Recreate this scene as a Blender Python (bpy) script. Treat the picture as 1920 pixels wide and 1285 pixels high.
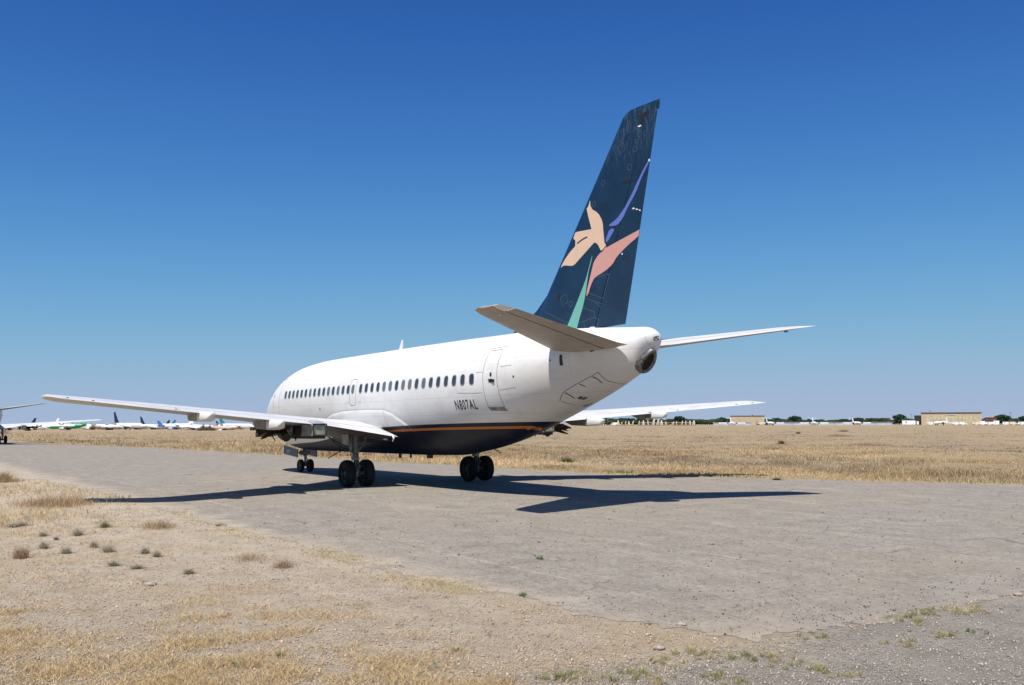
import bpy, bmesh, math, random
import numpy as np
from mathutils import Vector, Matrix

for o in list(bpy.data.objects):
    bpy.data.objects.remove(o, do_unlink=True)
SC = bpy.context.scene
COL = SC.collection

# ------------------------------------------------------------------ camera
CAM = Vector((-48.208, 18.305, 2.359))
YAW, PITCH, ROLL = -0.606, 0.0851, -0.0015
cy, sy, cp, sp = math.cos(YAW), math.sin(YAW), math.cos(PITCH), math.sin(PITCH)
FW = Vector((cy*cp, sy*cp, sp)); RT0 = Vector((sy, -cy, 0)); UP0 = RT0.cross(FW)
RT = RT0*math.cos(ROLL)+UP0*math.sin(ROLL); UP = UP0*math.cos(ROLL)-RT0*math.sin(ROLL)
cd = bpy.data.cameras.new("camera"); cam = bpy.data.objects.new("camera", cd); COL.objects.link(cam)
cam.matrix_world = Matrix(((RT.x, UP.x, -FW.x, CAM.x), (RT.y, UP.y, -FW.y, CAM.y), (RT.z, UP.z, -FW.z, CAM.z), (0, 0, 0, 1)))
cd.sensor_width = 36.0; cd.lens = 36.0*1775.0/1920.0
cd.clip_start = 0.1; cd.clip_end = 20000
SC.camera = cam

# ------------------------------------------------------------------ sky, sun, exposure
SUN = Vector((-0.33, 0.465, 1.0)).normalized()
SUN_EL = math.asin(SUN.z); SUN_AZ = math.atan2(SUN.x, SUN.y)
world = bpy.data.worlds.new("World"); SC.world = world; world.use_nodes = True
nt = world.node_tree; nt.nodes.clear()
out = nt.nodes.new("ShaderNodeOutputWorld"); bg = nt.nodes.new("ShaderNodeBackground")
sky = nt.nodes.new("ShaderNodeTexSky"); sky.sky_type = 'NISHITA'; sky.sun_disc = False
sky.sun_elevation = SUN_EL; sky.sun_rotation = SUN_AZ
sky.altitude = 1100; sky.air_density = 0.6; sky.dust_density = 0.3; sky.ozone_density = 3.0
# tone response of the clear desert sky, fitted per channel in log space
sep = nt.nodes.new("ShaderNodeSeparateColor"); com = nt.nodes.new("ShaderNodeCombineColor"); nt.links.new(sky.outputs[0], sep.inputs[0])
SKY_STRENGTH = 0.10; EXPOSURE = 0.35
def wm(op, a, b):
    x = nt.nodes.new("ShaderNodeMath"); x.operation = op
    for j, v in enumerate((a, b)):
        if hasattr(v, 'is_linked'): nt.links.new(v, x.inputs[j])
        else: x.inputs[j].default_value = v
    return x
for i, (k0, k1, k2) in enumerate(((-2.758, 1.716, -.4032), (-2.377, 1.775, -.4834), (-2.158, 1.908, -.5248))):
    x = wm('MINIMUM', wm('LOGARITHM', wm('MAXIMUM', sep.outputs[i], .05).outputs[0], math.e).outputs[0], 1.85)
    q = wm('ADD', wm('MULTIPLY', x.outputs[0], k2).outputs[0], k1); q = wm('ADD', wm('MULTIPLY', q.outputs[0], x.outputs[0]).outputs[0], k0)
    ml = wm('MULTIPLY', wm('POWER', math.e, q.outputs[0]).outputs[0], 1.0/(SKY_STRENGTH*2**EXPOSURE))
    nt.links.new(ml.outputs[0], com.inputs[i])
nt.links.new(com.outputs[0], bg.inputs[0]); nt.links.new(bg.outputs[0], out.inputs[0])
bg.inputs[1].default_value = SKY_STRENGTH
sd = bpy.data.lights.new("sun", 'SUN'); sd.energy = 5.0; sd.angle = math.radians(0.5); sd.color = (1.0, 0.95, 0.87)
so = bpy.data.objects.new("sun", sd); COL.objects.link(so)
so.rotation_euler = SUN.to_track_quat('Z', 'Y').to_euler(); so.location = (-60, 60, 120)
SC.view_settings.view_transform = 'Standard'; SC.view_settings.look = 'None'
SC.view_settings.exposure = EXPOSURE; SC.view_settings.gamma = 1.0
SC.render.engine = 'CYCLES'
SC.cycles.max_bounces = 6

# ------------------------------------------------------------------ materials
MATS = {}
class NT:
    def __init__(s, name):
        s.m = bpy.data.materials.new(name); s.m.use_nodes = True; s.t = s.m.node_tree
        s.b = s.t.nodes['Principled BSDF']; MATS[name] = s.m
    def n(s, kind, **kw):
        x = s.t.nodes.new("ShaderNode"+kind)
        for k, v in kw.items(): setattr(x, k, v)
        return x
    def l(s, a, b): s.t.links.new(a, b)
    def set(s, sock, v):
        if hasattr(v, 'links') or hasattr(v, 'is_linked'): s.l(v, sock)
        else:
            try: sock.default_value = v
            except Exception: sock.default_value = (*v, 1.0)
    def obj(s): return s.n("TexCoord").outputs['Object']
    def pos(s): return s.n("NewGeometry").outputs['Position']
    def noise(s, vec, scale, detail=4, rough=.55, stretch=None):
        if stretch:
            mp = s.n("Mapping"); s.l(vec, mp.inputs[0]); mp.inputs['Scale'].default_value = stretch; vec = mp.outputs[0]
        x = s.n("TexNoise"); s.l(vec, x.inputs['Vector']); x.inputs['Scale'].default_value = scale
        x.inputs['Detail'].default_value = detail; x.inputs['Roughness'].default_value = rough
        return x.outputs['Fac']
    def math(s, op, a, b=None, c=None, clamp=False):
        x = s.n("Math", operation=op, use_clamp=clamp); s.set(x.inputs[0], a)
        if b is not None: s.set(x.inputs[1], b)
        if c is not None: s.set(x.inputs[2], c)
        return x.outputs[0]
    def ramp(s, f, a, b):   # smooth 0..1 between a and b
        x = s.n("MapRange", interpolation_type='SMOOTHSTEP'); s.set(x.inputs['Value'], f)
        x.inputs['From Min'].default_value = a; x.inputs['From Max'].default_value = b
        return x.outputs[0]
    def mix(s, f, a, b):
        x = s.n("Mix", data_type='RGBA'); s.set(x.inputs[0], f)
        for sock, v in ((x.inputs[6], a), (x.inputs[7], b)):
            if isinstance(v, tuple): sock.default_value = (*v[:3], 1)
            else: s.l(v, sock)
        return x.outputs[2]
    def bump(s, h, dist=.01, st=.5):
        x = s.n("Bump"); x.inputs['Strength'].default_value = st; x.inputs['Distance'].default_value = dist
        s.l(h, x.inputs['Height']); s.l(x.outputs[0], s.b.inputs['Normal'])
    def xyz(s, v):
        x = s.n("SeparateXYZ"); s.l(v, x.inputs[0]); return x.outputs
def simple(name, col, rough=.6, metal=0.0, var=.15, vscale=3.0, spec=None, bump=0):
    k = NT(name); o = k.obj()
    f = k.noise(o, vscale, 5, .6)
    c2 = tuple(max(0, c*(1-var)) for c in col); c3 = tuple(min(1, c*(1+var*.5)) for c in col)
    k.l(k.mix(k.ramp(f, .3, .7), c2, c3), k.b.inputs['Base Color'])
    k.b.inputs['Roughness'].default_value = rough; k.b.inputs['Metallic'].default_value = metal
    if spec is not None: k.b.inputs['Specular IOR Level'].default_value = spec
    if bump: k.bump(f, bump)
    return k.m

def grime(k, o, col, amt=.22):
    """dull, streaky paint: fine noise plus streaks running along the airflow"""
    f1 = k.noise(o, .9, 6, .65, (1, 1, 2.2)); f2 = k.noise(o, 5.0, 5, .6, (.25, 1, 1.3))
    g = k.math('MULTIPLY', k.ramp(f1, .42, .75), amt)
    g = k.math('ADD', g, k.math('MULTIPLY', k.ramp(f2, .55, .8), amt*.45))
    return k.mix(g, col, (.34, .31, .27))

def livery():
    k = NT('fuselage_paint'); o = k.obj(); X = k.xyz(o); x, z = X[0], X[2]
    s = k.math('SUBTRACT', 15.4, x)
    fc = k.n("FloatCurve"); k.l(k.math('DIVIDE', s, 30.0), fc.inputs['Value'])
    pts = [(0, 1.20), (3, 1.38), (5.5, 1.50), (8.2, 1.62), (12, 2.0), (15.5, 2.22), (18, 2.29), (20, 2.32), (24.3, 2.35), (30, 2.36)]
    cu = fc.mapping.curves[0]
    while len(cu.points) > 2: cu.points.remove(cu.points[1])
    cu.points[0].location = (0, pts[0][1]/4); cu.points[-1].location = (1, pts[-1][1]/4)
    for a, b in pts[1:-1]: cu.points.new(a/30, b/4)
    fc.mapping.update()
    d = k.math('SUBTRACT', z, k.math('MULTIPLY', fc.outputs[0], 4.0))      # height over the edge of the dark belly
    navy = k.ramp(d, .004, -.004)
    st = k.math('MULTIPLY', k.ramp(d, -.125, -.135), k.ramp(d, -.215, -.205))
    st = k.math('MULTIPLY', st, k.math('MULTIPLY', k.ramp(s, 23.62, 23.58), k.ramp(s, 11.5, 14)))
    white = grime(k, o, (.69, .69, .685), .26)
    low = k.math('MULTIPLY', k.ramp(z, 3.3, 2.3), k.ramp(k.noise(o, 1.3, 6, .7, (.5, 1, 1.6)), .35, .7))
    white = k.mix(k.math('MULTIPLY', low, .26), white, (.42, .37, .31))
    rear = k.math('MULTIPLY', k.ramp(s, 22.5, 26), k.ramp(z, 4.4, 3.6))
    white = k.mix(k.math('MULTIPLY', rear, .42), white, (.46, .39, .31))
    # frame and lap seams of the skin
    seam = k.math('ABSOLUTE', k.math('SUBTRACT', z, 3.2)); sm = k.ramp(seam, .010, .004)
    for zz in (4.35, 2.62):
        sm = k.math('MAXIMUM', sm, k.ramp(k.math('ABSOLUTE', k.math('SUBTRACT', z, zz)), .009, .004))
    fr = k.math('ABSOLUTE', k.math('SUBTRACT', k.math('FRACT', k.math('DIVIDE', k.math('ADD', s, .4), 2.54)), .5))
    fr = k.ramp(fr, .0035, .0015)
    sm = k.math('MULTIPLY', k.math('MAXIMUM', sm, fr), .42)
    bk = k.n('TexBrick'); mp = k.n('Mapping'); mp.inputs['Rotation'].default_value = (math.radians(90), 0, 0); k.l(o, mp.inputs[0]); k.l(mp.outputs[0], bk.inputs['Vector']); bk.inputs['Scale'].default_value = 1
    bk.inputs['Brick Width'].default_value = 2.54; bk.inputs['Row Height'].default_value = .58; bk.inputs['Mortar Size'].default_value = .004; bk.inputs['Color1'].default_value = (0, 0, 0, 1); bk.inputs['Color2'].default_value = (1, 1, 1, 1); bk.inputs['Mortar'].default_value = (1, 1, 1, 1)
    white = k.mix(k.math('MULTIPLY', bk.outputs['Color'], .07), white, (.45, .42, .38))
    white = k.mix(sm, white, (.30, .29, .28))
    nav = grime(k, o, (.005, .008, .022), .03)
    k.l(k.math('SUBTRACT', .5, k.math('MULTIPLY', navy, .32)), k.b.inputs['Specular IOR Level'])
    c = k.mix(navy, white, nav)
    c = k.mix(st, c, (.46, .15, .03))
    k.l(c, k.b.inputs['Base Color'])
    k.b.inputs['Roughness'].default_value = .38
    k.l(k.math('ADD', .36, k.math('MULTIPLY', k.noise(o, 4, 3), .15)), k.b.inputs['Roughness'])
    k.bump(k.noise(o, 1.1, 2, .5), .012, .35)
livery()
def paint(name, col, amt, rough=.42, streak=None, bump=.006):
    k = NT(name); o = k.obj()
    k.l(grime(k, o, col, amt), k.b.inputs['Base Color']); k.b.inputs['Roughness'].default_value = rough
    k.bump(k.noise(o, 2.0, 2), bump, .35)
    return k
paint('white_paint', (.70, .70, .695), .16)
# wing: white above with grey wing box top, underside bare grey paint with panels, shade painted in inboard
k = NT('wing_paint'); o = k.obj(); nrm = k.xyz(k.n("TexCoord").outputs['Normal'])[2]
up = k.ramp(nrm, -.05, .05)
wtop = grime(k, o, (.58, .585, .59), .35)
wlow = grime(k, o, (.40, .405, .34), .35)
yy = k.math('ABSOLUTE', k.xyz(o)[1]); wlow = k.mix(k.ramp(yy, 6.2, 5.2), wlow, (.085, .078, .070))  # inboard underside darkened in colour, standing in for the deep shade there
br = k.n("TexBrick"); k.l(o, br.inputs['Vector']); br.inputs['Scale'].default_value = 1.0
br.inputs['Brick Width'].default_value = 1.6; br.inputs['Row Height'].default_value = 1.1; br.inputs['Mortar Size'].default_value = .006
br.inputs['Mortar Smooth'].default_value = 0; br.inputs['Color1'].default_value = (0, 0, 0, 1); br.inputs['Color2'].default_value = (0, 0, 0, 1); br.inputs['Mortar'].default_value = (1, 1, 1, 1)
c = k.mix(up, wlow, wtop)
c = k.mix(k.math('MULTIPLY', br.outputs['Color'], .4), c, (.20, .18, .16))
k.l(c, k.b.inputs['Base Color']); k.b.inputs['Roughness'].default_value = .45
# tailplane underside is the worn grey-brown side
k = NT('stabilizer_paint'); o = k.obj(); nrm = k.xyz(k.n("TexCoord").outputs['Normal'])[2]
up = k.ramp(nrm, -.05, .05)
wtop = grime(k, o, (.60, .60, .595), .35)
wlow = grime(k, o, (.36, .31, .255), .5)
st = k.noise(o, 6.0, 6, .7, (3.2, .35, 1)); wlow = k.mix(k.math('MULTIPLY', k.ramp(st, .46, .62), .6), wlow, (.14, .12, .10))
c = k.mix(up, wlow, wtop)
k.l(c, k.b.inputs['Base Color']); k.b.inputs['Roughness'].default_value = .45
# fin: dark blue, weathered towards the tip
k = NT('fin_paint'); o = k.obj(); X = k.xyz(o)
c = k.mix(k.ramp(k.noise(o, 1.2, 5, .6), .3, .7), (.0045, .019, .045), (.008, .028, .060))
tip = k.math('MULTIPLY', k.ramp(X[2], 9.2, 11.3), k.ramp(k.noise(o, 9.0, 6, .7, (2.5, 1, .35)), .47, .7))
c = k.mix(k.math('MULTIPLY', tip, .55), c, (.12, .16, .19))
dk = k.ramp(k.noise(o, 1.5, 3, .5, (1, 1, 1.8)), .60, .66); c = k.mix(k.math('MULTIPLY', dk, .5), c, (.006, .012, .035))
k.l(c, k.b.inputs['Base Color']); k.b.inputs['Roughness'].default_value = .33
paint('peach_paint', (.64, .44, .31), .10); paint('pink_paint', (.54, .27, .23), .10)
paint('blue_paint', (.10, .14, .46), .06); paint('green_paint', (.13, .37, .31), .10)
simple('outline_paint', (.06, .09, .125), .5); simple('black_marking', (.012, .012, .014), .5)
simple('fairing_shaded', (.25, .225, .195), .6, var=.3); simple('drawn_blind', (.13, .13, .135), .3); simple('window_frame_paint', (.22, .22, .225), .5); simple('panel_line', (.30, .29, .28), .6); simple('orange_paint', (.55, .19, .04), .5)
k = NT('cabin_glass'); k.b.inputs['Base Color'].default_value = (.025, .035, .055, 1); k.b.inputs['Roughness'].default_value = .12
o = k.obj(); k.l(k.mix(k.noise(o, .7, 2), (.016, .018, .024), (.060, .066, .078)), k.b.inputs['Base Color'])
simple('tyre_rubber', (.007, .007, .0075), .85, var=.3, vscale=8); simple('rim_metal', (.045, .045, .047), .5, .4)
simple('gear_steel', (.24, .235, .22), .42, .35, var=.4, vscale=5); simple('chrome_tube', (.22, .22, .22), .35, .6)
simple('bare_aluminium', (.50, .51, .52), .38, .35, var=.3, vscale=4)
simple('dark_metal', (.035, .030, .028), .6, .3, var=.4); simple('rust_sheet', (.060, .032, .022), .7, .2, var=.5, vscale=8)
simple('dark_void', (.004, .004, .005), .9); simple('exhaust_metal', (.17, .16, .15), .5, .5, var=.6, vscale=12)
simple('rubber_hose', (.05, .048, .045), .6); simple('lamp_glass', (.30, .32, .22), .10, .3, var=.5, vscale=6)
simple('navy_paint', (.010, .018, .050), .35); simple('white_marking', (.55, .58, .62), .5)

# ground materials
def ground_mat():
    k = NT('dry_ground'); p = k.pos(); X = k.xyz(p)
    n1 = k.noise(p, .22, 6, .62); n2 = k.noise(p, 1.7, 7, .68); n3 = k.noise(p, 11, 7, .82); n4 = k.noise(p, 42, 5, .85)
    dirt = k.mix(k.ramp(n2, .3, .7), (.395, .325, .245), (.53, .45, .345))
    dirt = k.mix(k.math('MULTIPLY', k.ramp(n1, .47, .6), .6), dirt, (.45, .355, .225))
    grav = k.mix(k.ramp(n2, .3, .7), (.27, .24, .205), (.385, .345, .295))
    edge = k.math('ADD', k.math('ADD', X[0], k.math('MULTIPLY', X[1], -.12)), k.math('MULTIPLY', k.math('SUBTRACT', n2, .5), 1.6))
    c = k.mix(k.ramp(edge, -42.2, -43.4), dirt, grav)
    gx = k.math('ADD', X[1], k.math('MULTIPLY', k.math('SUBTRACT', n2, .5), 3))
    c = k.mix(k.math('MULTIPLY', k.ramp(gx, 10.5, 8.5), k.ramp(X[0], -38, -40)), c, grav)
    far = k.ramp(k.n("CameraData").outputs['View Distance'], 1e9, 1e9+1) if False else None
    field = k.mix(k.ramp(k.noise(p, .05, 5, .6), .35, .65), (.335, .252, .148), (.295, .226, .148))
    field = k.mix(k.math('MULTIPLY', k.ramp(k.noise(p, .6, 5, .7), .45, .7), .4), field, (.22, .16, .10))
    fy = k.math('ADD', k.math('MULTIPLY', X[0], .30), k.math('MULTIPLY', X[1], -1.0))
    fm = k.ramp(fy, 4.0, 8.0)
    c = k.mix(k.math('MULTIPLY', fm, k.ramp(X[0], -36, -20)), c, field)
    spk = k.ramp(n3, .47, .36); c = k.mix(k.math('MULTIPLY', spk, .55), c, (.13, .105, .08))
    spk2 = k.ramp(n4, .56, .66); c = k.mix(k.math('MULTIPLY', spk2, .55), c, (.58, .51, .43))
    spk3 = k.ramp(n4, .44, .35); c = k.mix(k.math('MULTIPLY', spk3, .5), c, (.12, .10, .09))
    k.l(c, k.b.inputs['Base Color']); k.b.inputs['Roughness'].default_value = .95; k.b.inputs['Specular IOR Level'].default_value = .15
    h = k.math('ADD', k.math('MULTIPLY', n3, .6), k.math('MULTIPLY', n4, .4)); h = k.math('ADD', h, k.math('MULTIPLY', n2, 1.5))
    k.bump(h, .06, 1.0)
ground_mat()
def apron_mat():
    k = NT('old_asphalt'); p = k.pos(); X = k.xyz(p)
    n1 = k.noise(p, .16, 5, .6); n2 = k.noise(p, 1.3, 7, .68); n3 = k.noise(p, 9, 8, .84); n4 = k.noise(p, 45, 5, .85)
    c = k.mix(k.ramp(n2, .28, .72), (.205, .180, .148), (.295, .264, .222))
    c = k.mix(k.math('MULTIPLY', k.ramp(n1, .45, .65), .45), c, (.275, .232, .178))
    # wandering cracks, some filled with pale dust, some dark
    wob = k.n("TexNoise"); k.l(p, wob.inputs['Vector']); wob.inputs['Scale'].default_value = .45; wob.inputs['Detail'].default_value = 5
    vm = k.n("VectorMath", operation='MULTIPLY_ADD'); k.l(wob.outputs['Color'], vm.inputs[0]); vm.inputs[1].default_value = (2.2, 2.2, 0); k.l(p, vm.inputs[2])
    for sc, w, col, amt, th in ((.16, .0035, (.40, .36, .30), .45, .46), (.24, .0045, (.085, .072, .06), .6, .47), (.7, .010, (.10, .085, .07), .6, .60)):
        v = k.n("TexVoronoi", feature='DISTANCE_TO_EDGE'); k.l(vm.outputs[0], v.inputs['Vector']); v.inputs['Scale'].default_value = sc
        ln = k.ramp(v.outputs['Distance'], w*1.5, w*.4)
        ms = k.ramp(k.noise(p, sc*2.1, 4, .6), th, th+.08)
        c = k.mix(k.math('MULTIPLY', k.math('MULTIPLY', ln, ms), amt), c, col)
    dust = k.ramp(k.noise(p, .5, 6, .6, (.35, 1.3, 1)), .54, .72); c = k.mix(k.math('MULTIPLY', dust, .45), c, (.37, .33, .275))
    # seams between the paving lanes
    sy_ = k.math('ADD', X[1], k.math('MULTIPLY', k.noise(p, .35, 5, .6), .35)); sl = k.math('ABSOLUTE', k.math('SUBTRACT', k.math('FRACT', k.math('DIVIDE', sy_, 3.8)), .5))
    sm_ = k.ramp(k.noise(p, .7, 4, .6), .42, .58)
    c = k.mix(k.math('MULTIPLY', k.math('MULTIPLY', k.ramp(sl, .016, .006), sm_), .6), c, (.40, .36, .30))
    c = k.mix(k.math('MULTIPLY', k.math('MULTIPLY', k.ramp(sl, .006, .002), k.math('SUBTRACT', 1.0, sm_)), .7), c, (.09, .075, .06))
    tar = k.ramp(k.noise(p, .8, 5, .6, (1.2, .4, 1)), .66, .72); c = k.mix(k.math('MULTIPLY', tar, .3), c, (.19, .17, .15))
    c = k.mix(k.math('MULTIPLY', k.ramp(n3, .51, .41), .40), c, (.12, .11, .10))
    c = k.mix(k.math('MULTIPLY', k.ramp(n3, .52, .61), .35), c, (.42, .38, .33))
    c = k.mix(k.math('MULTIPLY', k.ramp(n4, .44, .34), .40), c, (.12, .11, .10))
    # dirt blown over the ragged edges
    ne = k.math('MULTIPLY', k.math('SUBTRACT', k.noise(p, 1.1, 7, .7), .5), 3.4)
    le = k.ramp(k.math('ADD', X[1], ne), 10.0, 11.5); be = k.ramp(k.math('ADD', k.math('ADD', X[0], k.math('MULTIPLY', ne, .5)), k.math('MULTIPLY', k.math('MAXIMUM', k.math('SUBTRACT', 9.0, X[1]), 0.0), -.01)), -39.6, -41.0)
    dcol = k.mix(k.ramp(n2, .3, .7), (.34, .28, .215), (.445, .375, .295))
    c = k.mix(k.math('MULTIPLY', le, .8), c, dcol)
    c = k.mix(k.math('MULTIPLY', be, .9), c, k.mix(k.ramp(k.math('ADD', X[1], ne), 10.5, 8.0), k.mix(.25, dcol, (.2, .17, .13)), k.mix(k.ramp(n2, .3, .7), (.215, .188, .158), (.30, .265, .225))))
    c = k.mix(k.math('MULTIPLY', k.ramp(n3, .46, .37), .35), c, (.10, .085, .07))
    k.l(c, k.b.inputs['Base Color']); k.b.inputs['Roughness'].default_value = .92; k.b.inputs['Specular IOR Level'].default_value = .2
    k.bump(k.math('ADD', k.math('MULTIPLY', n3, .8), k.math('ADD', k.math('MULTIPLY', n2, .12), k.math('MULTIPLY', n4, .4))), .02, .7)
apron_mat()
def attr_mat(name, rough=.9, transl=.0):
    k = NT(name); a = k.n("Attribute"); a.attribute_name = 'Col'; k.l(a.outputs['Color'], k.b.inputs['Base Color'])
    k.b.inputs['Roughness'].default_value = rough; k.b.inputs['Specular IOR Level'].default_value = .1
    if transl:
        t = k.n("BsdfTranslucent"); k.l(a.outputs['Color'], t.inputs[0]); mx = k.n("MixShader"); mx.inputs[0].default_value = transl
        o_ = k.t.nodes['Material Output']; k.l(k.b.outputs[0], mx.inputs[1]); k.l(t.outputs[0], mx.inputs[2]); k.l(mx.outputs[0], o_.inputs[0])
attr_mat('grass_blades', transl=.25); attr_mat('stones'); attr_mat('leaves', transl=.2)
simple('tree_bark', (.09, .07, .05), .9)

# ------------------------------------------------------------------ terrain height
rng = np.random.default_rng(7); R = random.Random(11)
def sstep(a, b, x):
    t = np.clip((x-a)/(b-a), 0, 1); return t*t*(3-2*t)
def G(x, y):
    x = np.asarray(x, float); y = np.asarray(y, float)
    dx, dy = x-CAM.x, y-CAM.y
    w = dx*FW.x+dy*FW.y; r = dx*RT.x+dy*RT.y; d = np.hypot(dx, dy)
    X = np.where(w > 1, 960+1775*r/np.maximum(w, 1), np.where(r > 0, 3000, -2000))
    far = 14*np.log1p(np.exp(np.clip((d-75)/14, -30, 30))); far = np.where(d > 400, d-75, far); far = np.minimum(far, 1400)
    sl = -.0034*(1-sstep(450, 1150, X))+.0005*sstep(450, 1150, X)
    b = .20*np.exp(-((x+18.5)**2/60+(y-13.0)**2/3.2))
    return far*sl+b
def place(X, d):
    """world point on the terrain on the bearing of photo column X, d metres out"""
    t = (X-960)/1775.0; v = FW.copy(); v.z = 0; v.normalize(); h = Vector((RT.x, RT.y, 0)).normalized()
    p = (v+h*t/ math.cos(PITCH)*1.0).normalized()*d
    x, y = CAM.x+p.x, CAM.y+p.y
    return Vector((x, y, float(G(x, y))))
HEAD_LEFT = math.atan2(-RT.y, -RT.x)          # heading of something that faces left in the photograph

# ------------------------------------------------------------------ mesh helpers
def tag(o, label=None, cat=None, group=None, kind=None):
    if label: o['label'] = label
    if cat: o['category'] = cat
    if group: o['group'] = group
    if kind: o['kind'] = kind
    return o
def empty(name, loc, rz=0):
    o = bpy.data.objects.new(name, None); COL.objects.link(o); o.location = loc; o.rotation_euler = (0, 0, rz); o.empty_display_size = .5
    return o
def copy_tree(o, parent=None):
    c = o.copy(); COL.objects.link(c); c.parent = parent
    for ch in list(o.children): copy_tree(ch, c)
    return c
class MB:
    def __init__(s): s.v = []; s.f = []; s.m = []
    def add(s, vs, fs, mi=0):
        b = len(s.v); s.v += [tuple(p) for p in vs]; s.f += [tuple(b+i for i in f) for f in fs]; s.m += [mi]*len(fs)
    def box(s, c, size, rot=None, mi=0, taper=(1, 1)):
        hx, hy, hz = (a/2 for a in size); vs = []
        for z in (-1, 1):
            t = taper if z > 0 else (1, 1)
            for x, y in ((-1, -1), (1, -1), (1, 1), (-1, 1)): vs.append(Vector((x*hx*t[0], y*hy*t[1], z*hz)))
        if rot is not None: vs = [rot @ p for p in vs]
        vs = [p+Vector(c) for p in vs]
        s.add(vs, [(0, 3, 2, 1), (4, 5, 6, 7), (0, 1, 5, 4), (1, 2, 6, 5), (2, 3, 7, 6), (3, 0, 4, 7)], mi)
    def tube(s, pts, r, n=10, mi=0, cap=True):
        pts = [Vector(p) for p in pts]; rs = r if isinstance(r, (list, tuple)) else [r]*len(pts)
        b = len(s.v); prev = None
        for i, p in enumerate(pts):
            d = (pts[min(i+1, len(pts)-1)]-pts[max(i-1, 0)]).normalized()
            if prev is None:
                a = Vector((0, 0, 1)) if abs(d.z) < .9 else Vector((1, 0, 0)); u = d.cross(a).normalized()
            else: u = (prev-d*prev.dot(d)).normalized()
            prev = u; w = d.cross(u)
            for k_ in range(n):
                a = 2*math.pi*k_/n; s.v.append(tuple(p+(u*math.cos(a)+w*math.sin(a))*rs[i]))
        for i in range(len(pts)-1):
            for k_ in range(n):
                s.f.append((b+i*n+k_, b+i*n+(k_+1) % n, b+(i+1)*n+(k_+1) % n, b+(i+1)*n+k_)); s.m.append(mi)
        if cap:
            s.f.append(tuple(b+k_ for k_ in range(n))[::-1]); s.f.append(tuple(b+(len(pts)-1)*n+k_ for k_ in range(n))); s.m += [mi, mi]
    def lathe(s, prof, c, n=32, mi=0):      # profile (axial offset, radius) turned about the Y axis
        b = len(s.v)
        for a_, r in prof:
            for k_ in range(n):
                t = 2*math.pi*k_/n; s.v.append((c[0]+r*math.cos(t), c[1]+a_, c[2]+r*math.sin(t)))
        for i in range(len(prof)-1):
            for k_ in range(n):
                s.f.append((b+i*n+k_, b+i*n+(k_+1) % n, b+(i+1)*n+(k_+1) % n, b+(i+1)*n+k_)); s.m.append(mi)
    def prism(s, poly, axis, lo, hi, mi=0):  # polygon in the two other axes
        n = len(poly); vs = []
        for t in (lo, hi):
            for a, b in poly:
                vs.append({0: (t, a, b), 1: (a, t, b), 2: (a, b, t)}[axis])
        fs = [tuple(range(n))[::-1], tuple(range(n, 2*n))]+[(i, (i+1) % n, n+(i+1) % n, n+i) for i in range(n)]
        s.add(vs, fs, mi)
    def build(s, name, mats, parent=None, smooth=None, fix=True):
        me = bpy.data.meshes.new(name); me.from_pydata(s.v, [], s.f)
        if isinstance(mats, str): mats = [mats]
        for m_ in mats: me.materials.append(MATS[m_])
        me.polygons.foreach_set('material_index', s.m)
        if fix:
            bm = bmesh.new(); bm.from_mesh(me); bmesh.ops.remove_doubles(bm, verts=bm.verts, dist=1e-5)
            bmesh.ops.recalc_face_normals(bm, faces=bm.faces); bm.to_mesh(me); bm.free()
        if smooth is not None:
            me.polygons.foreach_set('use_smooth', [True]*len(me.polygons)); me.set_sharp_from_angle(angle=math.radians(smooth))
        o = bpy.data.objects.new(name, me); COL.objects.link(o)
        if parent: o.parent = parent
        return o
def P(s, y, z): return (15.4-s, y, z)        # aircraft station, side, height -> aircraft local
# ================================================================== ground
def polar_ground():
    radii = [0.0]+list(np.geomspace(1.0, 9000, 170)); na = 300
    vs = []; fs = []
    for i, r in enumerate(radii):
        for j in range(na):
            a = 2*math.pi*j/na; vs.append((CAM.x+r*math.cos(a), CAM.y+r*math.sin(a), 0))
    vs = np.array(vs); vs[:, 2] = G(vs[:, 0], vs[:, 1])
    for i in range(len(radii)-1):
        for j in range(na): fs.append((i*na+j, (i+1)*na+j, (i+1)*na+(j+1) % na, i*na+(j+1) % na))
    m = MB(); m.v = [tuple(p) for p in vs]; m.f = fs; m.m = [0]*len(fs)
    return m.build('ground', 'dry_ground', smooth=180)
tag(polar_ground(), kind='structure')
def vnoise(t, seed):
    t = np.asarray(t, float); i = np.floor(t).astype(int); f = t-i; f = f*f*(3-2*f)
    h = lambda k_: np.modf(np.abs(np.sin(k_*127.1+seed*311.7)*43758.5453))[0]
    return h(i)*(1-f)+h(i+1)*f
AP_L = [(260, 12.8), (80, 12.8), (3.6, 12.3), (-5.7, 11.7), (-15.1, 11.4), (-25.8, 11.3), (-32.5, 11.0), (-36.6, 10.85), (-38.6, 10.85), (-39.8, 10.7), (-40.6, 10.4), (-41.0, 9.7), (-41.15, 8.5), (-41.2, 6.5), (-41.15, 4.6), (-41.4, 1.0), (-42, -8), (-43, -40)]
AP_R = [(-33.5, -40), (-31.5, -26), (-29.6, -18), (-25.3, -15.8), (-20.1, -13.3), (-16.8, -10.6), (-9.4, -9.9), (-1.7, -9.4), (3.3, -8.4), (22.9, -8.4), (56.8, -6.0), (76, -3.8), (96, -2.2), (260, -2.2)]
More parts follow.
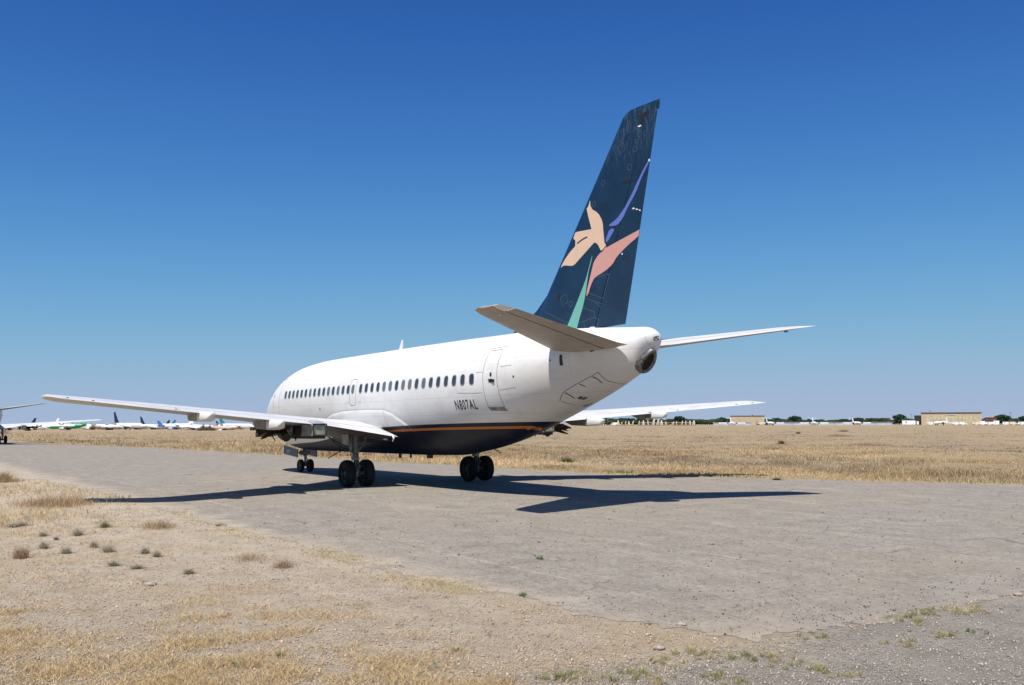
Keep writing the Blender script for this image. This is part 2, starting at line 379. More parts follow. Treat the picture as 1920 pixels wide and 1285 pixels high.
def apron():
    poly = AP_L+AP_R; pts = []
    for i in range(len(poly)):
        a, b = poly[i], poly[(i+1) % len(poly)]; L_ = math.dist(a, b); dmid = math.dist(((a[0]+b[0])/2, (a[1]+b[1])/2), (CAM.x, CAM.y))
        n = max(1, int(L_/(.07 if dmid < 20 else .2 if dmid < 45 else 1.0 if dmid < 90 else 6)))
        for j in range(n):
            t = j/n; x, y = a[0]+(b[0]-a[0])*t, a[1]+(b[1]-a[1])*t; nx, ny = (b[1]-a[1])/L_, -(b[0]-a[0])/L_
            q = x*1.0+y*1.7; w = .55*(vnoise(q*.8, 1)-.5)+.30*(vnoise(q*2.9, 2)-.5)+.16*(vnoise(q*9, 3)-.5)
            pts.append((x+nx*w, y+ny*w))
    bm = bmesh.new(); vs = [bm.verts.new((x, y, 0)) for x, y in pts]; bm.faces.new(vs)
    for k_ in list(np.arange(-42, 60, 3.0))+list(np.arange(60, 260, 12.0)):
        bmesh.ops.bisect_plane(bm, geom=bm.verts[:]+bm.edges[:]+bm.faces[:], plane_co=(k_+.013, 0, 0), plane_no=(1, 0, 0))
    for k_ in np.arange(-38, 13, 1.5):
        bmesh.ops.bisect_plane(bm, geom=bm.verts[:]+bm.edges[:]+bm.faces[:], plane_co=(0, k_+.017, 0), plane_no=(0, 1, 0))
    bmesh.ops.triangulate(bm, faces=bm.faces)
    for v in bm.verts: v.co.z = float(G(v.co.x, v.co.y))+.005
    bmesh.ops.recalc_face_normals(bm, faces=bm.faces)
    if sum(f.normal.z for f in bm.faces) < 0: bmesh.ops.reverse_faces(bm, faces=bm.faces)
    me = bpy.data.meshes.new('apron'); bm.to_mesh(me); bm.free(); me.materials.append(MATS['old_asphalt'])
    o = bpy.data.objects.new('apron', me); COL.objects.link(o); tag(o, kind='structure')
apron()

# ================================================================== the airliner
PR = np.array([
(0.55,2.62,2.62,0.0,2.62),
(0.65,2.95,2.32,0.33,2.64),
(0.9,3.22,2.06,0.62,2.68),
(1.4,3.58,1.80,0.97,2.8),
(2.0,3.90,1.60,1.25,2.9),
(2.7,4.30,1.42,1.47,3.05),
(3.4,4.68,1.29,1.63,3.2),
(4.4,5.02,1.18,1.77,3.35),
(5.8,5.24,1.14,1.86,3.45),
(7.6,5.34,1.14,1.88,3.48),
(10.,5.36,1.14,1.88,3.48),
(15.,5.37,1.14,1.88,3.48),
(18.5,5.36,1.18,1.88,3.48),
(20.,5.35,1.34,1.87,3.5),
(21.5,5.33,1.60,1.82,3.6),
(23.,5.32,1.97,1.68,3.78),
(24.5,5.26,2.42,1.42,3.98),
(26.,5.17,2.88,1.08,4.18),
(27.2,5.08,3.28,0.76,4.32),
(28.2,5.00,3.68,0.50,4.42),
(28.3,4.995,3.72,0.48,4.44),
(28.6,4.96,4.10,0.43,4.55),
(28.75,4.90,4.31,0.37,4.62),
(28.83,4.82,4.44,0.27,4.65),
(28.87,4.74,4.54,0.16,4.65),
(28.885,4.66,4.64,0.02,4.65),
])
def hspline(xs, ys, x):
    h = np.diff(xs); d = np.diff(ys)/h; m = np.zeros(len(xs)); m[0] = d[0]; m[-1] = d[-1]
    for i in range(1, len(xs)-1):
        if d[i-1]*d[i] > 0:
            w1 = 2*h[i]+h[i-1]; w2 = h[i]+2*h[i-1]; m[i] = (w1+w2)/(w1/d[i-1]+w2/d[i])
    i = int(np.clip(np.searchsorted(xs, x)-1, 0, len(h)-1)); t = (x-xs[i])/h[i]
    return (2*t**3-3*t**2+1)*ys[i]+(t**3-2*t**2+t)*h[i]*m[i]+(-2*t**3+3*t**2)*ys[i+1]+(t**3-t**2)*h[i]*m[i+1]
def sec(s): return [float(hspline(PR[:, 0], PR[:, k_], s)) for k_ in (1, 2, 3, 4)]
def surfY(s, z):
    T, B, H, Z = sec(s); u = (z-Z)/((T-Z) if z >= Z else (Z-B)); return H*math.sqrt(max(0.0, 1-u*u))
plane = empty('airliner', (-15.4, 0, 0)); plane.rotation_euler = (-.006, .007, 0)
tag(plane, 'large white stored passenger jet with a dark blue flower-painted tail fin, on the cracked apron', 'airplane')

def fuselage():
    m = MB(); n = 128; st = list(np.concatenate([.55+np.array([0, .004, .015, .035, .07, .12, .2, .3, .45]), np.arange(1.15, 28.3, .15), [28.3, 28.36, 28.42, 28.48, 28.54, 28.6, 28.66, 28.72, 28.77, 28.81, 28.84, 28.86, 28.875, 28.883]]))
    for s in st:
        T, B, H, Z = sec(s)
        for k_ in range(n):
            a = 2*math.pi*k_/n; c, q = math.cos(a), math.sin(a)
            m.v.append(P(s, H*c, Z+((T-Z) if q >= 0 else (Z-B))*q))
    for i in range(len(st)-1):
        for k_ in range(n): m.f.append((i*n+k_, i*n+(k_+1) % n, (i+1)*n+(k_+1) % n, (i+1)*n+k_)); m.m.append(0)
    m.f.append(tuple((len(st)-1)*n+k_ for k_ in range(n))); m.m.append(0)
    return m.build('fuselage', 'fuselage_paint', plane, smooth=50)
fus = fuselage()

def drape(name, polys, mats, surf, parent, off=.005, side=1, edge=.09, mi=None):
    """thin marking or pane that follows a skin: polygons in (station, height)"""
    bm = bmesh.new()
    for j, poly in enumerate(polys):
        vs = [bm.verts.new((s, 0, z)) for s, z in poly]
        try: f = bm.faces.new(vs); f.material_index = (mi[j] if mi else 0)
        except ValueError: pass
    bmesh.ops.triangulate(bm, faces=bm.faces)
    for _ in range(7):
        es = [e for e in bm.edges if e.calc_length() > edge]
        if not es: break
        bmesh.ops.subdivide_edges(bm, edges=es, cuts=1); bmesh.ops.triangulate(bm, faces=bm.faces)
    for v in bm.verts:
        s, z = v.co.x, v.co.z; v.co = P(s, side*(surf(s, z)+off), z)
    bmesh.ops.recalc_face_normals(bm, faces=bm.faces)
    for f in bm.faces:
        if f.normal.y*side < 0: f.normal_flip()
        f.smooth = True
    me = bpy.data.meshes.new(name); bm.to_mesh(me); bm.free()
    for x in ([mats] if isinstance(mats, str) else mats): me.materials.append(MATS[x])
    o = bpy.data.objects.new(name, me); COL.objects.link(o); o.parent = parent
    return o
def rrect(s0, s1, z0, z1, r, n=5, skew=0):
    pts = []
    for cx_, cz, a0 in ((s1-r, z1-r, 0), (s0+r, z1-r, 90), (s0+r, z0+r, 180), (s1-r, z0+r, 270)):
        for k_ in range(n+1):
            a = math.radians(a0+90*k_/n); pts.append((cx_+r*math.cos(a), cz+r*math.sin(a)))
    return [(s+(z-z0)*skew, z) for s, z in pts]
def outline(path, w, closed=True):
    """strip quads along a path"""
    n = len(path); res = []; rng_ = range(n if closed else n-1)
    def nrm(i):
        a = path[(i-1) % n] if (closed or i > 0) else path[i]; b = path[(i+1) % n] if (closed or i < n-1) else path[i]
        dx, dz = b[0]-a[0], b[1]-a[1]; L_ = math.hypot(dx, dz) or 1; return (-dz/L_*w/2, dx/L_*w/2)
    ns = [nrm(i) for i in range(n)]
    for i in rng_:
        j = (i+1) % n; a, b = path[i], path[j]; na_, nb = ns[i], ns[j]
        res.append([(a[0]+na_[0], a[1]+na_[1]), (b[0]+nb[0], b[1]+nb[1]), (b[0]-nb[0], b[1]-nb[1]), (a[0]-na_[0], a[1]-na_[1])])
    return res
# cabin windows (33 a side), each pane a part with its rim
wins = [6.04+.4875*i for i in range(15)]+[13.31]+[14.02+.5045*i for i in range(17)]
for side in (1, -1):
    for s in wins:
        pane = drape('window', [rrect(s-.108, s+.108, 3.595, 3.925, .095)], 'drawn_blind' if R.random() < .2 else 'cabin_glass', surfY, fus, .006, side, .12)
        rim = drape('window_rim', outline(rrect(s-.122, s+.122, 3.581, 3.939, .105), .024), 'window_frame_paint', surfY, pane, .009, side, .3)
# rear door with handle, eye window and sill
def side_door(side):
    d = drape('door', outline(rrect(22.68, 23.36, 2.80, 4.66, .06), .022), 'panel_line', surfY, fus, .006, side)
    drape('door_sill', [[(22.66, 2.83), (22.72, 2.72), (23.42, 2.70), (23.34, 2.83)]], 'gear_steel', surfY, d, .012, side)
    drape('door_window', [rrect(23.02, 23.11, 3.80, 3.94, .04)], 'black_marking', surfY, d, .007, side)
    m = MB(); y = side*(surfY(23.1, 3.68)+.035)
    for pts in ([(22.96, 3.70), (23.1, 3.71), (23.24, 3.69)],):
        m.tube([P(a, y, b) for a, b in pts], .022, 8)
    m.box(P(23.1, side*(surfY(23.1, 3.66)+.006), 3.66), (.30, .02, .09))
    m.build('door_handle', 'dark_metal', d)
for side in (1, -1): side_door(side)
d = drape('emergency_exit', outline(rrect(13.03, 13.59, 3.11, 4.15, .14), .02), 'panel_line', surfY, fus, .006, 1)
drape('emergency_exit', outline(rrect(13.03, 13.59, 3.11, 4.15, .14), .02), 'panel_line', surfY, fus, .006, -1)
for side in (1, -1):
    drape('door', outline(rrect(4.3, 5.16, 2.75, 4.55, .1), .02), 'panel_line', surfY, fus, .006, side)
    drape('cockpit_window', [[(2.35, 3.72), (3.0, 3.74), (3.05, 4.05), (2.75, 4.12)], [(3.1, 3.75), (3.5, 3.78), (3.5, 4.05), (3.15, 4.08)]], 'cabin_glass', surfY, fus, .006, side)
# seams, hatches, scratches and stains on the side of the tail
lines = [[(21.3, 3.33), (22.2, 3.30), (22.6, 3.30)], [(23.4, 3.36), (24.1, 3.42)], [(22.3, 3.97), (22.65, 3.96)], [(22.5, 4.72), (23.5, 4.76)], [(23.5, 4.1), (24.0, 4.12)]]
polys = []
for L_ in lines: polys += outline(L_, .014, False)
drape('panel_seams', polys, 'panel_line', surfY, fus, .005)
hatch = [(25.42, 2.97), (25.75, 3.22), (26.35, 3.45), (26.95, 3.66), (27.15, 3.75)]
polys = outline(hatch, .012, False)+outline([(27.15, 3.75), (27.30, 3.50), (27.55, 3.40)], .018, False)+outline([(25.45, 2.95), (25.75, 2.80), (26.1, 2.88)], .018, False)
drape('tail_hatch', polys, 'dark_metal', surfY, fus, .005)
polys = outline([(26.93, 3.63), (27.05, 3.56), (27.1, 3.44)], .035, False)+outline([(26.4, 3.44), (26.55, 3.36)], .03, False)+outline([(25.78, 3.20), (25.88, 3.12), (25.93, 3.03)], .04, False)
drape('torn_slots', polys, 'black_marking', surfY, fus, .006)
drape('hinge_slot', [[(25.93, 4.00), (26.05, 4.00), (26.02, 4.32), (25.92, 4.32)]], 'black_marking', surfY, fus, .007)
drape('hatch_gap', [[(27.0, 4.33), (27.28, 4.40), (27.26, 4.47), (27.05, 4.43)]], 'black_marking', surfY, fus, .007)
drape('rust_stain', [[(25.98, 3.02), (26.1, 2.98), (26.3, 3.04), (26.16, 3.09)]], 'rust_sheet', surfY, fus, .006)
drape('black_dots', [rrect(24.05, 24.11, 3.72, 3.79, .02), rrect(25.55, 25.60, 4.15, 4.2, .02), rrect(13.95, 14.03, 3.22, 3.25, .01), rrect(9.97, 10.05, 2.98, 3.08, .02), rrect(4.2, 4.3, 3.72, 3.8, .03)], 'black_marking', surfY, fus, .006)
drape('orange_patch', [[(23.25, 2.10), (23.55, 2.21), (23.72, 2.20), (23.45, 2.06)]], 'orange_paint', surfY, fus, .008)
drape('orange_ring', outline([(22.35+.16*math.cos(a), 1.93+.05*math.sin(a)) for a in np.linspace(0, 6.283, 17)[:-1]], .02), 'rust_sheet', surfY, fus, .006)

def lettering(name, text, s0, z0, h, wide, surf, parent, mat, side=1, off=.006, bold=.0):
    cu = bpy.data.curves.new('t', 'FONT'); cu.body = text; cu.space_character = 1.2; cu.size = 1; cu.offset = bold; cu.resolution_u = 5
    t = bpy.data.objects.new('t', cu); COL.objects.link(t); dg = bpy.context.evaluated_depsgraph_get(); dg.update()
    me = bpy.data.meshes.new_from_object(t.evaluated_get(dg)); bpy.data.objects.remove(t)
    bm = bmesh.new(); bm.from_mesh(me); bmesh.ops.triangulate(bm, faces=bm.faces)
    xs = [v.co.x for v in bm.verts]; ys = [v.co.y for v in bm.verts]
    for v in bm.verts:
        a = (v.co.x-min(xs))/(max(xs)-min(xs)); b = (v.co.y-min(ys))/(max(ys)-min(ys)); v.co = (s0+a*wide, 0, z0+b*h)
    for _ in range(5):
        es = [e for e in bm.edges if e.calc_length() > .07]
        if not es: break
        bmesh.ops.subdivide_edges(bm, edges=es, cuts=1); bmesh.ops.triangulate(bm, faces=bm.faces)
    for v in bm.verts: v.co = P(v.co.x, side*(surf(v.co.x, v.co.z)+off), v.co.z)
    for f in bm.faces:
        f.normal_update()
        if f.normal.y*side < 0: f.normal_flip()
    bm.to_mesh(me); bm.free(); me.materials.clear(); me.materials.append(MATS[mat]); me.name = name
    o = bpy.data.objects.new(name, me); COL.objects.link(o); o.parent = parent
    return o
lettering('registration_lettering', 'N807AL', 21.03, 2.775, .33, 1.15, surfY, fus, 'black_marking', bold=.014)

# antennas, tail light, exhaust
m = MB()
m.prism([(15.4-13.72, 5.33), (15.4-14.02, 5.33), (15.4-14.09, 5.75), (15.4-13.99, 5.77)], 1, -.02, .02); m.build('blade_antenna', 'white_paint', plane)
m = MB(); m.prism([(15.4-12.3, 5.35), (15.4-12.5, 5.35), (15.4-12.45, 5.41), (15.4-12.35, 5.41)], 1, -.03, .03); m.build('beacon_light', 'dark_metal', plane)
m = MB()
for s_, w_, h_ in ((14.2, .16, .14), (15.1, .08, .12), (16.6, .40, .10)):
    m.box(P(s_, .2, 1.13), (w_, .05, h_*2))
m.build('belly_antennas', 'dark_metal', plane)
def tail_exhaust():
    c = Vector(P(28.53, 0, 4.03)); u = Vector((-.62, 0, .785)).normalized(); w = Vector((0, 1, 0)); n_ = Vector((-.785, 0, -.62)).normalized()
    m = MB(); K = 36
    def ring(a, b, h):
        return [c+u*(a*math.cos(t))+w*(b*math.sin(t))*(1-.25*math.cos(t))+n_*h for t in np.linspace(0, 2*math.pi, K, endpoint=False)]
    rs = [ring(.43, .31, -.16), ring(.42, .285, .05), ring(.40, .265, .085), ring(.30, .17, .085), ring(.27, .145, .02)]
    for r_ in rs: m.v += [tuple(p) for p in r_]
    for i in range(len(rs)-1):
        for j in range(K): m.f.append((i*K+j, i*K+(j+1) % K, (i+1)*K+(j+1) % K, (i+1)*K+j)); m.m.append(0)
    o = m.build('tail_exhaust', 'exhaust_metal', plane, smooth=30)
    m = MB(); r_ = [c+u*(.29*math.cos(t)-.01)+w*(.16*math.sin(t))+n_*.06 for t in np.linspace(0, 2*math.pi, K, endpoint=False)]
    m.add(r_, [tuple(range(K))]); m.build('exhaust_opening', 'dark_void', o)
    m = MB()
    for a, b in ((.05, .215), (-.08, .21)): m.tube([c+u*a+w*b+n_*.07, c+u*a+w*b+n_*.095], .022, 8)
    m.build('bolt_holes', 'dark_void', o)
tail_exhaust()
m = MB(); m.tube([P(28.8, .02, 4.62), P(28.93, .02, 4.62)], .06, 12); m.tube([P(28.93, .02, 4.66), P(29.05, .04, 4.66)], .025, 8); m.tube([P(28.93, .02, 4.58), P(29.0, -.04, 4.6)], .03, 8)
m.build('tail_light', 'gear_steel', plane)

# ---- lifting surfaces
def thk(x, tc): return 5*tc*(.2969*math.sqrt(max(x, 0))-.126*x-.3516*x*x+.2843*x**3-.1036*x**4)
def camb(x, mc): return mc*(.8*x-x*x)/.16 if x < .4 else mc*(.2+.8*x-x*x)/.36
def spacing(x0, x1, n): return [x0+(x1-x0)*((1-math.cos(math.pi*i/n))/2 if x0 < .01 else i/n) for i in range(n+1)]
def lift(secs, t): # secs: (span, sLE, sTE, zLE, zTE, tc, camber)
    for i in range(len(secs)-1):
        a, b = secs[i], secs[i+1]
        if t <= b[0] or i == len(secs)-2:
            f = (t-a[0])/(b[0]-a[0]); return [a[k_]+(b[k_]-a[k_])*f for k_ in range(7)]
def piece(secs, spans, x0, x1, side, n=22, ts=1.0):
    m = MB(); xs = spacing(x0, x1, n); cnt = 0
    for t in spans:
        _, l, e, zl, ze, tc, mc = lift(secs, t); c = e-l; ring = []
        for x in xs: ring.append((x, 1))
        for x in reversed(xs[:-1] if x1 > .999 else xs): 
            if x > .0005 or x0 > 0: ring.append((x, -1))
        for x, u in ring:
            s = l+c*x; z = zl+(ze-zl)*x+c*(camb(x, mc)+u*ts*thk(x, tc)); m.v.append(P(s, side*t, z))
        cnt = len(ring)
    for i in range(len(spans)-1):
        for j in range(cnt): m.f.append((i*cnt+j, i*cnt+(j+1) % cnt, (i+1)*cnt+(j+1) % cnt, (i+1)*cnt+j)); m.m.append(0)
    m.f.append(tuple(range(cnt))); m.f.append(tuple((len(spans)-1)*cnt+j for j in range(cnt))); m.m += [0, 0]
    return m
WS = [(1.2, 10.6, 16.95, 2.02, 1.80, .13, .012), (1.9, 11.1, 16.95, 2.12, 1.88, .135, .014), (4.6, 13.65, 17.0, 2.42, 2.31, .125, .016),
      (7.0, 15.05, 17.98, 2.62, 2.50, .115, .017), (10.5, 17.1, 19.40, 2.88, 2.79, .11, .018), (13.7, 18.95, 20.72, 3.10, 3.07, .105, .016), (14.0, 19.25, 20.80, 3.14, 3.11, .09, .012), (14.17, 19.75, 20.78, 3.15, 3.13, .05, .0)]
def sp(a, b, n): return list(np.linspace(a, b, n))
def wing(side):
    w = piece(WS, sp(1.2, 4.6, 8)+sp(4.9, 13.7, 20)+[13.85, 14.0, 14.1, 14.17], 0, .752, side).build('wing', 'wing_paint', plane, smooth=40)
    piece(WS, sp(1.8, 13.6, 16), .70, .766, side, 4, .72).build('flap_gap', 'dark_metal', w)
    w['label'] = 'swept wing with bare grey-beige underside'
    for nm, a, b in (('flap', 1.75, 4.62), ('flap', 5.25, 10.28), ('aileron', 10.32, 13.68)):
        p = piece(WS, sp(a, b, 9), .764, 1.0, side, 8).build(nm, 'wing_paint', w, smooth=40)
    piece(WS, [13.7, 13.85, 14.0, 14.1, 14.17], .76, 1.0, side, 8).build('wing_tip', 'wing_paint', w, smooth=40)
    # thrust gate panel between the flaps
    piece(WS, sp(4.66, 5.2, 3), .76, 1.0, side, 8).build('gate_panel', 'wing_paint', w, smooth=40)
    # canoe fairings under the flap tracks
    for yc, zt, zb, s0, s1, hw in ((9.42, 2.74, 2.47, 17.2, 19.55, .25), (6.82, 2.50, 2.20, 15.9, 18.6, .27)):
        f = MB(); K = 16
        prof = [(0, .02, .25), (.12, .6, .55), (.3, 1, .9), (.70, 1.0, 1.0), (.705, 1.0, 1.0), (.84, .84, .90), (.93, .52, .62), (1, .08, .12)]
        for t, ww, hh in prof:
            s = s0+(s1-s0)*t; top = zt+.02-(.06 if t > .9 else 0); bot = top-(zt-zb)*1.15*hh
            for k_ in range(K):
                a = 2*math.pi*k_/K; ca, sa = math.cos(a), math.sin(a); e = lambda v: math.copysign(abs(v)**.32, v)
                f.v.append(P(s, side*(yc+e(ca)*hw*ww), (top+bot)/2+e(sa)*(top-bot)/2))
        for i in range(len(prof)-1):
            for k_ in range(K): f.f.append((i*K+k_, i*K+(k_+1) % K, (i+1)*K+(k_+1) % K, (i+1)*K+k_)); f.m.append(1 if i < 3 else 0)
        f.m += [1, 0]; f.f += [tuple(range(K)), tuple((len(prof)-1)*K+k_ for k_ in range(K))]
        f.build('flap_track_fairing', ['white_paint', 'fairing_shaded'], w, smooth=35)  # darker front material paints in the shade beneath the wing
    m = MB()
    for y_ in (12.9, 13.6, 10.4):
        _, l, e, zl, ze, tc, mc = lift(WS, y_); m.box(P(e-.25, side*y_, ze+.03), (.16, .06, .05))
    m.build('wing_fittings', 'dark_metal', w)
    return w
WL, WR = wing(1), wing(-1)

def fillet(side):
    """wing-to-body fairing that stands a little proud of the fuselage side"""
    top = [(10.35, 2.45), (10.6, 2.68), (11.2, 2.84), (12.5, 2.94), (14.5, 2.95), (15.95, 2.92), (16.5, 2.80), (17.1, 2.52), (17.55, 2.24), (17.8, 2.05)]
    ss = [a[0] for a in top]; zs = [a[1] for a in top]; m = MB(); N, K = 70, 16
    for i in range(N+1):
        s = 10.35+(17.8-10.35)*i/N; zt = float(np.interp(s, ss, zs)); zb = 1.45
        T, B, H, Z = sec(s); ed = min(1, min(i, N-i)/5)
        for j in range(K+1):
            t = j/K; z = zt+(zb-zt)*t; e = min(1, (t*9+.0))*ed
            m.v.append(P(s, side*(surfY(s, z)+.004+.055*math.sqrt(max(0, e))), z))
    for i in range(N):
        for j in range(K): a = i*(K+1)+j; m.f.append((a, a+1, a+K+2, a+K+1)); m.m.append(0)
    o = m.build('wing_root_fairing', 'fuselage_paint', plane, smooth=60)
    drape('fairing_seam', outline([(15.98, 2.0), (15.98, 2.9)], .016, False), 'panel_line', lambda s, z: surfY(s, z)+.06, o, .006, side)
    drape('fairing_edge', outline([(a, b-.02) for a, b in top], .02, False), 'panel_line', lambda s, z: surfY(s, z)+.02, o, .006, side)
for side in (1, -1): fillet(side)

ZS = [(.30, 24.75, 28.40, 4.50, 4.44, .10, -.0), (.9, 25.35, 28.45, 4.55, 4.48, .10, 0), (5.35, 28.15, 29.70, 5.08, 5.05, .085, 0), (5.65, 28.40, 29.74, 5.12, 5.09, .07, 0), (5.80, 28.75, 29.72, 5.13, 5.11, .04, 0)]
def stab(side):
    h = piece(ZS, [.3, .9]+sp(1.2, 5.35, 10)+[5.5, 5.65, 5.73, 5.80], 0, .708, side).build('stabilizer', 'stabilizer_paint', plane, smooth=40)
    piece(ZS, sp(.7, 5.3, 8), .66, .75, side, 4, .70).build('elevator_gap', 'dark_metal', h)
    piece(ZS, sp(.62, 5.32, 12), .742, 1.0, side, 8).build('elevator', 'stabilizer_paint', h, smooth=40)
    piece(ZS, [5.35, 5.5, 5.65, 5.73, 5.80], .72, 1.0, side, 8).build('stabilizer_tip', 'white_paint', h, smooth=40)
    m = MB(); m.box(P(29.0, side*5.28, 5.0), (.12, .05, .10)); m.build('navigation_light', 'bare_aluminium', h)
    m = piece(ZS, sp(.75, 5.35, 12), 0, .035, side, 8, 1.02); m.build('leading_edge', 'white_paint', h, smooth=60)
    if side < 0: h.scale = (1, 1.045, 1); h.rotation_euler = (-.016, 0, 0)
for side in (1, -1): stab(side)

for side in (1, -1):
    m = MB(); m.tube([P(16.6, side*1.93, 1.99), P(16.95, side*1.97, 1.93), P(17.05, side*1.98, 1.82), P(16.95, side*1.97, 1.70)], [.02, .035, .035, .02], 8); m.build('flap_end_bracket', 'white_paint', plane)
# ---- fin: span axis is height
FS = [(5.0, 22.82, 27.62), (6.6, 24.08, 28.05), (11.08, 27.625, 29.20), (11.09, 27.635, 29.275), (11.22, 27.74, 29.30), (11.32, 27.86, 29.315), (11.37, 28.04, 29.32)]
def finsec(z):
    for i in range(len(FS)-1):
        a, b = FS[i], FS[i+1]
        if z <= b[0] or i == len(FS)-2:
            f = (z-a[0])/(b[0]-a[0]); return a[1]+(b[1]-a[1])*f, a[2]+(b[2]-a[2])*f
def finY(s, z):
    l, e = finsec(z); x = min(max((s-l)/(e-l), 0), 1); tc = .10-.03*(z-5)/6.3; return (e-l)*thk(x, tc)
def finpiece(z0, z1, x0, x1, nz, n):
    m = MB(); zs = list(np.linspace(z0, z1, nz)) if nz > 0 else [11.095, 11.14, 11.22, 11.27, 11.32, 11.35, 11.37]; xs = spacing(x0, x1, n); cnt = 0
    for z in zs:
        l, e = finsec(z); ring = [(x, 1) for x in xs]+[(x, -1) for x in reversed(xs) if (x > .0005 or x0 > 0) and x < .9995]
        for x, u in ring: s = l+(e-l)*x; m.v.append(P(s, u*finY(s, z), z))
        cnt = len(ring)
    for i in range(len(zs)-1):
        for j in range(cnt): m.f.append((i*cnt+j, i*cnt+(j+1) % cnt, (i+1)*cnt+(j+1) % cnt, (i+1)*cnt+j)); m.m.append(0)
    m.f.append(tuple(range(cnt))); m.f.append(tuple((len(zs)-1)*cnt+j for j in range(cnt))); m.m += [0, 0]
    return m
fin = finpiece(5.0, 11.09, 0, .735, 30, 26).build('tail_fin', 'fin_paint', plane, smooth=40)
rud = finpiece(5.14, 11.08, .741, 1.0, 26, 8).build('rudder', 'fin_paint', fin, smooth=40)
finpiece(0, 0, 0, 1.0, 0, 26).build('fin_cap', 'fin_paint', fin, smooth=40)
m = MB(); ys = []
for (s, z, w) in ((21.9, 5.36, .015), (22.6, 5.60, .05), (23.35, 6.00, .09), (24.0, 6.5, .10)):
    m.v += [P(s, 0, z), P(s+.55, w, z), P(s+.55, -w, z), P(s+.3, w*1.5, 5.1), P(s+.3, -w*1.5, 5.1)]
for i in range(3):
    a, b = i*5, (i+1)*5
    m.f += [(a, b, b+1, a+1), (a, a+2, b+2, b), (a+1, b+1, b+3, a+3), (a+2, a+4, b+4, b+2)]; m.m += [0]*4
m.build('dorsal_fin', 'fin_paint', fin, smooth=60)
m = MB(); m.box(P(26.35, .16, 5.13), (.16, .08, .07)); m.box(P(26.0, .2, 5.12), (.20, .05, .05)); m.build('fin_base_fittings', 'white_paint', fin)
PEACH = [(26.26, 9.09), (26.28, 8.91), (26.39, 8.75), (26.56, 8.66), (26.71, 8.54), (26.83, 8.36), (26.89, 8.18), (26.87, 8.02), (26.8, 7.96), (26.85, 7.79), (26.95, 7.62), (27.04, 7.48), (26.78, 7.4), (26.68, 7.58), (26.6, 7.68), (26.45, 7.72), (26.22, 7.71), (26.0, 7.64), (25.86, 7.53), (25.77, 7.35), (25.62, 7.2), (25.44, 7.15), (25.23, 7.19), (24.96, 7.24), (24.78, 7.18), (24.84, 7.28), (25.08, 7.48), (25.35, 7.65), (25.66, 7.79), (25.96, 7.85), (26.21, 7.89), (26.15, 7.96), (25.96, 7.92), (25.78, 7.86), (25.69, 7.82), (25.62, 7.87), (25.54, 7.95), (25.42, 8.02), (25.46, 8.09), (25.52, 8.21), (25.86, 8.15), (26.14, 8.06), (26.44, 8.09), (26.28, 8.35), (26.21, 8.6), (26.08, 8.85), (26.17, 8.87)]
PINK = [(28.47, 7.82), (28.24, 7.77), (27.82, 7.67), (27.39, 7.57), (26.95, 7.46), (26.64, 7.3), (26.45, 7.12), (26.36, 6.9), (26.23, 6.56), (26.12, 6.28), (26.09, 6.1), (26.19, 6.21), (26.3, 6.43), (26.46, 6.65), (26.94, 6.79), (27.25, 6.95), (27.43, 7.15), (27.78, 7.36), (28.07, 7.51), (28.42, 7.65)]
BLUE1 = [(28.8, 9.73), (28.61, 9.53), (28.36, 9.22), (28.06, 8.82), (27.75, 8.48), (27.45, 8.25), (27.14, 8.14), (27.16, 8.09), (27.49, 8.07), (27.71, 8.23), (27.92, 8.51), (28.27, 8.89), (28.52, 9.3), (28.81, 9.65)]
BLUE2 = [(27.16, 8.02), (27.4, 7.99), (27.04, 7.62), (26.97, 7.69)]
GREEN = [(26.4, 7.35), (26.36, 7.28), (26.24, 7.01), (26.11, 6.7), (25.9, 6.35), (25.6, 5.89), (25.29, 5.36), (25.63, 5.26), (25.78, 5.51), (25.94, 5.83), (26.05, 6.15), (26.13, 6.51), (26.22, 6.88), (26.36, 7.19)]
OVALS = [(28.48, 10.56), (27.73, 10.31), (28.29, 10.16), (28.06, 9.68), (26.9, 9.46), (26.47, 8.9), (25.05, 6.13), (25.39, 5.96), (26.15, 5.84)]
LINES = [(26.47, 6.65), (27.11, 6.67), (27.11, 6.67), (26.82, 5.97), (26.82, 5.97), (26.21, 6.21), (26.07, 6.06), (26.75, 5.82), (26.48, 5.88), (26.71, 5.73), (25.93, 5.79), (26.42, 5.62), (26.42, 5.62), (26.44, 5.45), (26.44, 5.45), (25.67, 5.32), (26.44, 5.45), (26.6, 5.36), (26.6, 5.36), (26.52, 5.12), (23.94, 5.9), (25.23, 5.38), (25.98, 5.38), (25.98, 5.17)]
PATCH = [(27.56, 10.56), (28.06, 10.29), (28.02, 10.01), (27.53, 10.28)]
GREEN[6] = (24.97, 4.95); GREEN[7] = (25.55, 4.95)
def chaikin(pts):
    q = []
    for i in range(len(pts)):
        a, b = pts[i], pts[(i+1) % len(pts)]; q += [(a[0]*.8+b[0]*.2, a[1]*.8+b[1]*.2), (a[0]*.2+b[0]*.8, a[1]*.2+b[1]*.8)]
    return q
for poly, mt in ((PEACH, 'peach_paint'), (PINK, 'pink_paint'), (BLUE1, 'blue_paint'), (BLUE2, 'blue_paint'), (GREEN, 'green_paint')):
    def inside(p_):
        l, e = finsec(p_[1]); return (min(max(p_[0], l+.015), e-.01), p_[1])
    for side in (1, -1):
        drape('painted_petal', [[inside(p_) for p_ in chaikin(poly)]], mt, finY, fin, .006, side, .10)
drape('petal_gap', outline([(25.66, 7.82), (25.80, 7.865), (25.98, 7.915), (26.17, 7.94)], .045, False)+outline([(26.80, 7.38), (26.95, 7.50), (27.06, 7.55)], .03, False), 'navy_paint', finY, fin, .010)
polys = []
